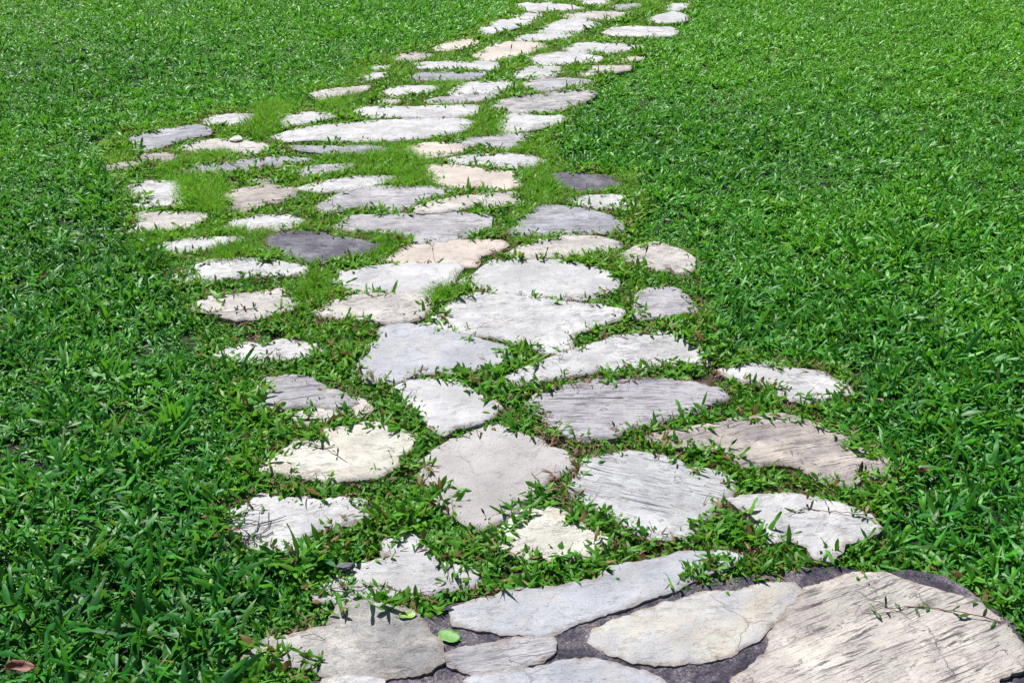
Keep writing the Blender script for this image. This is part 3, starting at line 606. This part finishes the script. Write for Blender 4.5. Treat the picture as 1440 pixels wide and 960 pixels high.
# ------------------------------------------------------------------ grass plants (leaf by leaf), instanced on points
class Plant:
    def __init__(s):
        s.v, s.f, s.uv, s.c = [], [], [], []
    def leaf(s, base, az, L, w, e0, e1, shade, dry, segs=5, fold=.22, twist=0.0, blunt=True):
        """one folded, arching blade: a strip of quads either side of its midrib"""
        n0 = len(s.v)
        p = Vector(base)
        for k in range(segs + 1):
            t = k / segs
            el = e0 + (e1 - e0) * t
            d = Vector((math.cos(az) * math.cos(el), math.sin(az) * math.cos(el), math.sin(el)))
            if k:
                p = p + d * (L / segs)
            side = Vector((-math.sin(az), math.cos(az), 0))
            up = d.cross(side) * -1
            tw = twist * t
            side = side * math.cos(tw) + up * math.sin(tw)
            prof = (min(1, .55 + 1.6 * t) * (1 - max(0, (t - .55) / .45) ** 2.2)) if blunt else (1 - t ** 1.5)
            hw = w * .5 * max(prof, .06)
            wav = 0.2 * w * math.sin(t * 9 + shade * 20)
            s.v += [p - side * hw + up * (hw * fold + wav), p.copy(), p + side * hw + up * (hw * fold - wav)]
            s.uv += [(0, t), (.5, t), (1, t)]
            s.c += [(shade, dry, 0, 1)] * 3
            if k:
                a = n0 + 3 * (k - 1)
                s.f += [(a, a + 1, a + 4, a + 3), (a + 1, a + 2, a + 5, a + 4)]
    def stem(s, pts, r, shade, dry, sides=4):
        n0 = len(s.v)
        for k, q in enumerate(pts):
            for m in range(sides):
                a = m * 2 * math.pi / sides
                s.v.append(Vector(q) + Vector((math.cos(a) * r, math.sin(a) * r * .7, math.sin(a) * r * .7)))
                s.uv.append((m / sides, k)); s.c.append((shade, dry, 0, 1))
            if k:
                for m in range(sides):
                    a, b = n0 + (k - 1) * sides + m, n0 + (k - 1) * sides + (m + 1) % sides
                    s.f.append((a, b, b + sides, a + sides))
    def obj(s, name, mat):
        me = bpy.data.meshes.new(name)
        me.from_pydata([tuple(v) for v in s.v], [], s.f)
        me.polygons.foreach_set('use_smooth', [True] * len(me.polygons))
        at = me.color_attributes.new('leaf', 'FLOAT_COLOR', 'POINT')
        at.data.foreach_set('color', np.array(s.c, dtype=np.float32).ravel())
        ul = me.uv_layers.new(name='UVMap')
        li = np.zeros(len(me.loops), int); me.loops.foreach_get('vertex_index', li)
        ul.data.foreach_set('uv', np.array(s.uv)[li].ravel())
        me.materials.append(mat)
        return bpy.data.objects.new(name, me)

U = random.uniform
def broad_plant(nl, Lr, wr, e0r, e1r, pdry, spread):
    p = Plant()
    a0 = U(0, 6.28)
    for k in range(nl):
        az = a0 + k * 2.4 + U(-.5, .5)
        b = (U(-spread, spread), U(-spread, spread), U(0, .012))
        e0 = U(*e0r)
        dry = 1.0 if random.random() < pdry else (U(0, .25) if random.random() < .15 else 0.0)
        p.leaf(b, az, U(*Lr), U(*wr), e0, e0 + U(*e1r), U(0, 1), dry, 5, U(.1, .5), U(-1.3, 1.3))
    if random.random() < .5:
        a = U(0, 6.28); l = U(.02, .05)
        p.stem([(0, 0, .004), (math.cos(a) * l * .5, math.sin(a) * l * .5, .010), (math.cos(a) * l, math.sin(a) * l, .006)], .0009, .5, .9)
    return p

def fine_plant(nb, Lr, wr, pdry, spread):
    p = Plant()
    for k in range(nb):
        az = U(0, 6.28); e0 = U(.7, 1.5)
        p.leaf((U(-spread, spread), U(-spread, spread), 0), az, U(*Lr), U(*wr), e0, e0 - U(.2, 1.1), U(0, 1), 1.0 if random.random() < pdry else 0.0, 4, .3, U(-.5, .5), False)
    return p

def thatch_plant():
    p = Plant()
    for k in range(6):
        a = U(0, 6.28); l = U(.02, .06); x, y = U(-.015, .015), U(-.015, .015)
        c = U(-.8, .8)
        pts = [(x + math.cos(a + c * t) * l * t, y + math.sin(a + c * t) * l * t, .002 + .012 * math.sin(t * 3.1) * U(.3, 1)) for t in (0, .33, .66, 1)]
        p.stem(pts, U(.0005, .0011), 0, 1, 3)
    for k in range(2):
        p.leaf((U(-.015, .015), U(-.015, .015), .004), U(0, 6.28), U(.02, .04), U(.003, .006), U(.1, .6), U(-.3, .3), 0, 1, 3)
    return p

def proto_set(name, makers, mat):
    col = bpy.data.collections.new(name)
    for k, p in enumerate(makers):
        col.objects.link(p.obj('%s_plant_%02d' % (name, k), mat))
    return col

HID = {}
def scatter(name, col, nproto, x, y, z, scl, tint, label, cat, tilt=.25):
    n = len(x)
    me = bpy.data.meshes.new(name)
    me.vertices.add(n)
    me.vertices.foreach_set('co', np.stack([x, y, z], 1).astype(np.float32).ravel())
    rot = np.stack([rng.normal(0, tilt, n), rng.normal(0, tilt, n), rng.uniform(0, 6.283, n)], 1).astype(np.float32)
    for nm, ty, dat, fld in (('rot', 'FLOAT_VECTOR', rot, 'vector'), ('scl', 'FLOAT', scl.astype(np.float32), 'value'),
                             ('idx', 'INT', rng.integers(0, nproto, n).astype(np.int32), 'value'), ('tint', 'FLOAT', tint.astype(np.float32), 'value')):
        a = me.attributes.new(nm, ty, 'POINT')
        a.data.foreach_set(fld, dat.ravel())
    me.update()
    o = bpy.data.objects.new(name, me)
    link(o, None, None, kind='stuff', label=label, category=cat)
    ng = bpy.data.node_groups.new(name + '_planting', 'GeometryNodeTree')
    ng.interface.new_socket('Geometry', in_out='INPUT', socket_type='NodeSocketGeometry')
    ng.interface.new_socket('Geometry', in_out='OUTPUT', socket_type='NodeSocketGeometry')
    N, L = ng.nodes, ng.links
    gi, go = N.new('NodeGroupInput'), N.new('NodeGroupOutput')
    ci = N.new('GeometryNodeCollectionInfo')
    ci.inputs['Collection'].default_value = col
    ci.inputs['Separate Children'].default_value = True
    ci.inputs['Reset Children'].default_value = True
    ip = N.new('GeometryNodeInstanceOnPoints')
    ip.inputs['Pick Instance'].default_value = True
    def na(nm, ty):
        a = N.new('GeometryNodeInputNamedAttribute'); a.data_type = ty; a.inputs['Name'].default_value = nm
        return a.outputs['Attribute']
    L.new(gi.outputs[0], ip.inputs['Points'])
    L.new(ci.outputs[0], ip.inputs['Instance'])
    L.new(na('idx', 'INT'), ip.inputs['Instance Index'])
    L.new(na('rot', 'FLOAT_VECTOR'), ip.inputs['Rotation'])
    L.new(na('scl', 'FLOAT'), ip.inputs['Scale'])
    L.new(ip.outputs[0], go.inputs[0])
    md = o.modifiers.new('planting', 'NODES')
    md.node_group = ng
    print('STUFF', name, n)
    return o

def candidates(density, y0=0.35, y1=13.0):
    """random points over the trapezoid of ground in front of the viewer, with a wide margin"""
    n = int(density * (y1 - y0) * 19)
    x = rng.uniform(-9.5, 9.5, n); y = rng.uniform(y0, y1, n)
    k = np.abs(x) < 0.48 * (0.87 * y + 0.74) + 2.6
    return x[k], y[k]

def clear(x, y, h, margin, slop):
    """a plant may stand here if its foot is off the stones and its height does not hang over a stone's open face"""
    s0 = look(field, x, y) > margin
    for q in (0.5, 1.0):
        g = CAM_H / (CAM_H - np.maximum(h * q - 0.02, 0))
        s0 &= look(field, x * g, y * g) > -slop
    return s0

corr_f = np.full_like(field, 0.2); stamp(corr_f, CORRIDOR, 0.2)

# lawn
lawn_col = proto_set('lawn', [broad_plant(random.randint(6, 9), (.04, .095), (.0065, .0125), (.15, 1.2), (-1.2, -.2), .008, .02) for k in range(16)], M_lawn)
x, y = candidates(1800)
n = len(x)
tint = np.clip(0.36 + 0.5 * (vnoise(x, y, 0.9, 1) - .5) + 0.05 * np.clip(x, -2, 3) + 0.3 * (vnoise(x, y, 5, 2) - .5) + rng.normal(0, .16, n) + np.interp(y, [1.2, 2.2, 4, 7], [-.26, -.14, .20, .52]), 0, 1)
scl = (0.80 + 0.45 * (vnoise(x, y, 3.2, 3) - .5) + 0.55 * (vnoise(x, y, 14, 4) - .5) + rng.normal(0, .15, n)).clip(.4, 1.4) * np.interp(y, [1.2, 2.6, 5], [1.0, .9, .78])
edge = look(corr_f, x, y)
ds = look(field, x, y)
k = (edge > rng.uniform(-.04, .02, n)) | (ds > rng.uniform(.06, .13, n))
scl = np.where(edge < .05, scl * .95, scl)
ok = clear(x, y, .045 * scl, .012, rng.uniform(0, .035, n)) & k & (look(mfield, x, y) > .0)
x, y, scl, tint = x[ok], y[ok], scl[ok], tint[ok]
scatter('lawn_grass', lawn_col, 16, x, y, np.full(len(x), -.008), scl, tint, 'dense broad-leaved green lawn grass on both sides of the path', 'grass')

# creeping grass in the joints
joint_col = proto_set('joint', [broad_plant(random.randint(5, 9), (.018, .042), (.005, .0088), (.15, 1.0), (-.9, 0.0), .035, .014) for k in range(14)], M_joint)
x, y = candidates(5200)
k = (look(corr_f, x, y) < .03) & (look(mfield, x, y) > 0.0)
x, y = x[k], y[k]; n = len(x)
scl = rng.uniform(.55, 1.15, n) * np.interp(y, [1.5, 3, 6], [1.12, 1.05, 1.15]) * (.6 + .8 * vnoise(x, y, 11, 55))
tint = np.clip(np.interp(y, [1.5, 2.6, 4.0, 7], [.30, .48, .75, .8]) + .35 * (vnoise(x, y, 4, 8) - .5) + rng.normal(0, .17, n), 0, 1)
sl = (rng.uniform(0, .02, n) + .03 * (rng.random(n) < .12)) * np.interp(y, [2.5, 5], [1, 2.2])
over = (look(corr_f, x, y) > -.085) & (y < 4.3) & (vnoise(x, y, 7, 91) > .5)     # runners creeping in over the side stones
sl = sl + .03 * over * rng.random(n)
mg = .002 - .014 * (rng.random(n) < .2) - .04 * over * rng.random(n)
ok = clear(x, y, .030 * scl, mg, sl)
sm = scl * .55
ok2 = clear(x, y, .030 * sm, .0, sl)
scl = np.where(ok, scl, sm)
k = (ok | ok2) & (vnoise(x, y, 9, 12) > .16)
x, y, scl, tint = x[k], y[k], scl[k], tint[k]
for (cx_, cy_), rx_, n_ in (((0.384,1.646), .035, 26), ((0.431,1.667), .045, 40), ((0.499,1.680), .05, 40), ((0.347,1.625), .02, 9), ((0.568,1.693), .03, 14), ((0.711,1.625), .012, 3), ((-0.367,1.412), .02, 12), ((-0.456,1.430), .03, 20)):
    x = np.append(x, cx_ + rng.normal(0, rx_ * .6, n_)); y = np.append(y, cy_ + rng.normal(0, rx_ * .35, n_))
    scl = np.append(scl, rng.uniform(.6, 1.1, n_)); tint = np.append(tint, rng.uniform(.1, .6, n_))
scatter('joint_grass', joint_col, 14, x, y, np.where(look(field, x, y) < -.005, .014, 0.0), scl, tint, 'short creeping green grass filling the joints between flagstones', 'grass')

# fine bright grass: tufts in the middle and far joints
fine_col = proto_set('fine', [fine_plant(16, (.025, .055), (.0014, .0026), .05, .012) for k in range(8)], M_fine)
x, y = candidates(6500, 2.0, 9.5)
TUFTS = [((-1.218,3.817),.10,1.2),((-1.106,3.647),.09,1.1),((-0.453,4.096),.13,1.1),((-0.403,3.937),.14,1.0),((-1.094,4.615),.12,1.3),((-1.080,4.878),.11,.9),((-0.616,2.942),.075,1.0),((-0.810,4.923),.10,.8),
         ((0.109,3.861),.12,1.0),((-0.218,2.917),.05,1.0),((-1.192,4.223),.09,.9),((-0.610,4.155),.14,.9),((-1.340,4.064),.08,.8),((-1.211,3.284),.12,.9),((-0.940,3.200),.08,.8),((-0.094,4.565),.13,.9),((-0.043,5.331),.10,.7),((-0.334,5.205),.10,.7),((-0.913,3.403),.1,.8),((-0.420,3.284),.08,.8),((0.076,3.528),.08,.8),((0.221,3.162),.1,.7),((-0.197,3.403),.06,.7)]
k = look(corr_f, x, y) < .02
x, y = x[k], y[k]
for (tx_, ty_), r_, s_ in TUFTS:
    x = np.append(x, tx_ + rng.normal(0, r_ * .4, 100)); y = np.append(y, ty_ + rng.normal(0, r_ * .55, 100))
n = len(x)
intuft = np.zeros(n, bool)
pr = np.interp(y, [2.3, 3.0, 4.0], [.0, .22, .55]) * np.clip(vnoise(x, y, 4.5, 21) * 3.2 - 1.1, .05, 1)
tall = np.interp(y, [3, 5], [.85, .85]) * (.35 + 1.35 * vnoise(x, y, 9, 77))
pr = pr * (look(field, x, y) < rng.uniform(.05, .13, n))
for (tx_, ty_), r_, s_ in [((t[0]), t[1], t[2]) for t in TUFTS]:
    dd = np.sqrt((x - tx_) ** 2 + ((y - ty_) * .6) ** 2) / r_
    pr = np.maximum(pr, np.clip(1.35 - dd, 0, 1))
    tall = np.where(dd < 1.1, np.maximum(tall, 1.2 * s_), tall)
    intuft |= dd < .8
k = rng.random(n) < pr
x, y, tall, intuft = x[k], y[k], tall[k], intuft[k]; n = len(x)
scl = tall * rng.uniform(.6, 1.1, n)
sl = rng.uniform(0, .05, n) ** 1.0 * np.interp(y, [3, 5], [.6, .8]) + .025 * intuft
ok = clear(x, y, .040 * scl, .0, sl); sm = scl * .5; ok2 = clear(x, y, .04 * sm, -.004, sl)
scl = np.where(ok, scl, sm); k = ok | ok2
x, y, scl = x[k], y[k], scl[k]
tint = np.clip(.40 + .7 * (vnoise(x, y, 7, 30) - .5) + rng.normal(0, .2, len(x)), 0, 1)
scatter('fine_grass', fine_col, 8, x, y, np.full(len(x), 0.0), scl, tint, 'fine bright yellow-green grass tufts between the middle flagstones', 'grass', .15)

# dry stems and dead bits along the stone edges
thatch_col = proto_set('thatch', [thatch_plant() for k in range(8)], M_thatch)
x, y = candidates(800)
e = look(field, x, y)
k = (rng.random(len(x)) < np.interp(y, [2.3, 4], [1, .7])) & (look(corr_f, x, y) < .04) & (e > -.006) & (e < .05) & (look(mfield, x, y) > 0.0) & (vnoise(x, y, 6, 41) > .35)
x, y = x[k], y[k]
scatter('dry_thatch', thatch_col, 8, x, y, np.full(len(x), .010), rng.uniform(.5, 1.1, len(x)), rng.random(len(x)), 'reddish brown dead stems and thatch along the stone edges', 'dead grass', .12)

# ------------------------------------------------------------------ single plants and litter
def tube(pts, r0, r1, sides=5):
    v, f = [], []
    for k, q in enumerate(pts):
        q = Vector(q)
        d = (Vector(pts[min(k + 1, len(pts) - 1)]) - Vector(pts[max(k - 1, 0)])).normalized()
        a = d.orthogonal().normalized(); b = d.cross(a)
        r = r0 + (r1 - r0) * k / max(1, len(pts) - 1)
        v += [q + (a * math.cos(t) + b * math.sin(t)) * r for t in [m * 2 * math.pi / sides for m in range(sides)]]
        if k:
            for m in range(sides):
                i, j = (k - 1) * sides + m, (k - 1) * sides + (m + 1) % sides
                f.append((i, j, j + sides, i + sides))
    f += [tuple(range(sides))[::-1], tuple(range((len(pts) - 1) * sides, len(pts) * sides))]
    return v, f

def thing(name, label, cat, loc, group=None):
    o = bpy.data.objects.new(name, None)
    o.empty_display_size = .02
    link(o, None, None, label=label, category=cat)
    o.location = loc
    if group:
        o['group'] = group
    return o

def leaf_mesh(name, parent, mat, base, az, L, w, e0, e1, fold=.3, twist=0.0):
    p = Plant()
    p.leaf(base, az, L, w, e0, e1, U(0, 1), 0, 6, fold, twist)
    return mesh_obj(name, p.v, p.f, parent, mat)

def runner(label, pts, leaves, mat=None, seed=0, z0=.0015):
    """a creeping stem lying over a stone with leaves standing at its nodes"""
    random.seed(seed)
    a = pts[0]
    t = thing('grass_runner', label, 'grass runner', (a[0], a[1], 0), 'creeping grass runners over the stones')
    q = [(x - a[0], y - a[1], z0 + .004 * math.sin(k * 1.9)) for k, (x, y) in enumerate(pts)]
    dense = []
    for k in range(len(q) - 1):
        for s in range(4):
            f = s / 4
            dense.append(tuple(q[k][m] * (1 - f) + q[k + 1][m] * f + (U(-.003, .003) if m < 2 else U(0, .003)) for m in range(3)))
    dense.append(q[-1])
    hs = [max(top(d[0] + a[0], d[1] + a[1]), .012) for d in dense]
    hs = [max(hs[max(0, k - 1):k + 2]) for k in range(len(hs))]
    dense = [(d[0], d[1], d[2] + h) for d, h in zip(dense, hs)]
    v, f = tube(dense, .0012, .0007)
    mesh_obj('stem', v, f, t, M_runner)
    for k in range(leaves):
        b = dense[int((k + .5) / leaves * (len(dense) - 1))]
        up = random.random() < .45
        for s in range(random.choice((1, 2, 2))):
            leaf_mesh('leaf', t, M_sprig_dark if (up and random.random() < .6) else (mat or M_sprig), b, U(0, 6.28), U(.014, .028), U(.004, .007),
                      U(.9, 1.5) if up else U(.05, .5), U(.6, 1.3) if up else U(-.3, .1), .35, U(-.5, .5))
    return t

runner('long reddish grass runner with bronze upright leaves across the grooved sandstone slab', [(0.937,1.514),(0.900,1.526),(0.842,1.547),(0.783,1.557),(0.724,1.543),(0.676,1.537)], 9, None, 3)
runner('dark grass runner over the white stone above the sandstone slab', [(0.784,1.827),(0.743,1.837),(0.693,1.852),(0.641,1.862),(0.601,1.837)], 5, None, 4)
runner('thin brown runner with one upright green leaf above the pitted grey stone', [(-0.366,1.613),(-0.313,1.617),(-0.271,1.625),(-0.238,1.613),(-0.197,1.593)], 4, None, 5)
runner('grass runner lying across the rough creamy white stone', [(-0.555,2.136),(-0.495,2.112),(-0.441,2.089),(-0.386,2.037)], 5, None, 6)
runner('brown runner with leaves over the pale stone beside the dark twigs', [(-0.623,1.837),(-0.576,1.852),(-0.532,1.864)], 4, None, 7)
runner('curling grass runner over the cream stone near the left lawn', [(-0.903,2.786),(-0.835,2.768),(-0.791,2.804),(-0.746,2.822)], 5, None, 8)
runner('small dark runner on the pale stone above the blue-white stone', [(-0.725,2.500),(-0.690,2.519),(-0.663,2.558),(-0.658,2.586)], 3, None, 9)
runner('short runner with bronze leaves on the lawn side of the stained brown stone', [(0.834,1.976),(0.813,1.998),(0.785,1.987)], 3, None, 10)

def seed_stalk(label, xy, h, lean, head=.016, w=.0045, flat=False):
    t = thing('grass_seed_stalk', label, 'grass stalk', (xy[0], xy[1], 0), 'seed stalks standing in the joints')
    pts = [(lean[0] * (k / 5) ** 1.6, lean[1] * (k / 5) ** 1.6, h * k / 5) for k in range(6)]
    v, f = tube(pts, .0009, .0006)
    mesh_obj('stalk', v, f, t, M_stalk)
    d = (Vector(pts[-1]) - Vector(pts[-2])).normalized()
    a = Vector((1, 0, 0)); b = d.cross(a).normalized(); a = b.cross(d)
    v, f = [], []
    for k in range(7):
        s = k / 6
        r = w * .5 * (math.sin(math.pi * min(.97, .08 + s * .92)) ** .8)
        c = Vector(pts[-1]) + d * (head * s - .002)
        for m in range(6):
            an = m * math.pi / 3
            v.append(c + a * math.cos(an) * r * (1 + .12 * (k % 2)) + b * math.sin(an) * r * (.35 if flat else .8))
        if k:
            for m in range(6):
                i, j = (k - 1) * 6 + m, (k - 1) * 6 + (m + 1) % 6
                f.append((i, j, j + 6, i + 6))
    f += [tuple(range(6))[::-1], tuple(range(36, 42))]
    mesh_obj('seed_head', v, f, t, M_sprig_dark if flat else M_seed)

seed_stalk('brown pointed seed head standing before the brown streaked flagstone', (0.793,1.952), .055, (-.002, .004), .030, .0068)
seed_stalk('dark upright stalk at the left point of the beige diamond stone', (-0.051,1.835), .030, (-.010, .004), .016, .0045)
seed_stalk('upright green bud at the tip of the beige diamond stone', (0.050,2.243), .030, (-.002, .0), .012, .006, True)
seed_stalk('slanting green blade beside the brown streaked flagstone', (0.509,2.096), .030, (.014, .0), .026, .006, True)
seed_stalk('dark upright bud on the left lawn edge beside the narrow white stone', (-1.133,3.244), .045, (.003, .0), .022, .006, True)
seed_stalk('tall bud above the white stone below the nearly black flagstone', (-0.885,3.178), .03, (-.006, .0), .02, .006, True)
seed_stalk('thin brown stalk on the near edge of the pale pink stone', (-0.254,3.162), .05, (-.003, .0), .014, .003)
seed_stalk('upright blade at the left of the small brown stone by the right lawn', (0.430,3.162), .045, (.006, .0), .03, .006, True)
seed_stalk('upright bud on the near edge of the long dark ridged slab', (-0.656,3.640), .05, (.004, .0), .02, .005, True)
seed_stalk('leaning dark stalk on the near edge of the lavender ridged stone', (0.260,2.180), .028, (-.008, .0), .018, .005, True)
seed_stalk('dark stalk on the near edge of the far cream stone, left one', (0.379,6.658), .06, (-.01, .0), .03, .006)
seed_stalk('pair of dark stalks leaning apart on the far cream stone, left stalk', (0.579,6.658), .06, (-.012, .0), .03, .006)
seed_stalk('pair of dark stalks leaning apart on the far cream stone, right stalk', (0.601,6.658), .055, (.016, .0), .03, .006)
seed_stalk('dark stalk below the far smooth pale pink stone', (-0.011,5.742), .05, (.006, .0), .03, .006)
seed_stalk('dark stalk on the lower edge of the far tan stone', (-0.270,5.985), .05, (.006, .0), .025, .006)
seed_stalk('stalk before the pair of stones at the top right of the path', (0.790,6.280), .05, (-.01, .0), .03, .005)

def flat_leaf(name, label, xy, z, L, w, az, mat, curl=.004, notch=False):
    """a fallen broad leaf: rounded blade with midrib crease and curled rim"""
    random.seed(int(L * 1e5))
    v, f = [], []
    nu, nvv = 10, 6
    for i in range(nu + 1):
        t = i / nu
        hw = w * .5 * math.sin(math.pi * min(.985, .03 + t * .95)) ** .6 * (1 + .12 * math.sin(t * 11))
        for j in range(-nvv // 2, nvv // 2 + 1):
            s = j / (nvv / 2)
            zz = curl * (s * s) * (1 + .6 * math.sin(t * 5)) + curl * 1.6 * (t - .5) ** 2 + .0004 * math.sin(t * 20 + s * 4)
            v.append(((t - .5) * L, s * hw, zz))
    m = nvv + 1
    for i in range(nu):
        for j in range(nvv):
            a = i * m + j
            f.append((a, a + m, a + m + 1, a + 1))
    t_ = thing(name, label, 'leaf', (xy[0], xy[1], z))
    if z < .04:
        t_.location.z = max(top(xy[0] + dx, xy[1] + dy) for dx in (-.012, 0, .012) for dy in (-.01, 0, .01)) + .0015
    t_.rotation_euler = (U(-.05, .05), U(-.08, .08), az)
    b = mesh_obj('blade', v, f, t_, mat)
    sm = b.modifiers.new('thickness', 'SOLIDIFY'); sm.thickness = .0005
    tv, tf = tube([(-L * .5 - L * .18, .002, .001), (-L * .5 - L * .05, 0, .002), (-L * .45, 0, .002)], .0008, .001)
    mesh_obj('leaf_stalk', tv, tf, t_, mat)

flat_leaf('fallen_leaf', 'bright green fallen leaf on the dark mortar beside the slab', (-0.120,1.484), .0125, .046, .034, R(150), M_fallen, .0015)
flat_leaf('fallen_leaf', 'small yellow-green leaf on the top edge of the pitted grey stone', (-0.201,1.530), .024, .034, .020, R(10), M_olive2, .002)
flat_leaf('fallen_leaf', 'olive fallen leaf on the left corner of the pitted grey stone', (-0.441,1.441), .026, .050, .026, R(8), M_olive, .002)
flat_leaf('fallen_leaf', 'brown dead leaf lying in the lawn at the bottom left corner', (-0.882,1.377), .045, .05, .026, R(5), M_brownleaf, .008)
flat_leaf('fallen_leaf', 'brown dead leaf in the lawn right of the streaked brown stone', (0.939,1.971), .045, .030, .013, R(30), M_brownleaf, .006)

def pebble(name, label, cat, xy, z, sx, sy, sz, mat, seed):
    bm = bmesh.new()
    bmesh.ops.create_icosphere(bm, subdivisions=3, radius=1)
    for v in bm.verts:
        k = 1 + .35 * noise.noise(v.co * 1.3 + Vector((seed, 0, 0))) + .12 * noise.noise(v.co * 4 + Vector((0, seed, 0)))
        v.co = Vector((v.co.x * sx * k, v.co.y * sy * k, max(-.6, min(.7, v.co.z * 1.3)) * sz * k))
    me = bpy.data.meshes.new(name); bm.to_mesh(me); bm.free()
    ul = me.uv_layers.new(name='UVMap')
    for l in me.loops:
        c = me.vertices[l.vertex_index].co
        ul.data[l.index].uv = (c.x + seed, c.y)
    o = bpy.data.objects.new(name, me)
    link(o, None, mat, label=label, category=cat)
    o.location = (xy[0], xy[1], z)
pebble('stone_chip', 'small white stone chip in the grass above the far cream stone', 'stone', (-1.165,4.342), .026, .026, .030, .006, SM['creamw'], 2.0)
pebble('pebble', 'small dark pebble on the upper left of the smooth pale stone', 'stone', (-0.340,1.670), .028, .018, .010, .006, SM['dark'], 5.0)

# black dead twigs on the pale stone at the left
random.seed(21)
tw = thing('dead_twig_clump', 'clump of black dead twigs on the pale stone by the left lawn', 'twigs', (*(-0.565,1.766), 0))
o0 = (-0.565,1.766)
def twig(pts, r=.0014):
    q = [(x - o0[0], y - o0[1], max(top(x, y), .015) + z - .030) for (x, y), z in pts]
    v, f = tube(q, r, r * .5); mesh_obj('twig', v, f, tw, M_twig)
twig([((-0.646,1.816),.035),((-0.610,1.825),.034),((-0.571,1.823),.037),((-0.548,1.818),.036),((-0.549,1.837),.048),((-0.531,1.840),.05)])
twig([((-0.548,1.818),.036),((-0.547,1.792),.032),((-0.558,1.775),.033),((-0.564,1.757),.030)])
twig([((-0.529,1.837),.045),((-0.524,1.804),.034),((-0.533,1.787),.032),((-0.545,1.775),.032)])
twig([((-0.547,1.813),.034),((-0.510,1.828),.034),((-0.493,1.837),.036)])
twig([((-0.597,1.801),.032),((-0.569,1.813),.034),((-0.552,1.820),.036)])
twig([((-0.512,1.789),.033),((-0.524,1.775),.032),((-0.542,1.773),.032)])
for k in range(22):
    x0, y0 = U(-.045, .02), U(-.035, .02)
    a = U(0, 6.28); l = U(.015, .045)
    q = [(x0 + math.cos(a + .5 * t) * l * t, y0 + math.sin(a + .5 * t) * l * t, max(top(o0[0] + x0, o0[1] + y0), .015) + .002 + U(.002, .02) * t) for t in (0, .35, .7, 1)]
    v, f = tube(q, U(.0008, .0016), .0005); mesh_obj('twig', v, f, tw, M_twig)

scene.render.engine = 'CYCLES'
scene.cycles.max_bounces = 6
scene.cycles.transparent_max_bounces = 4
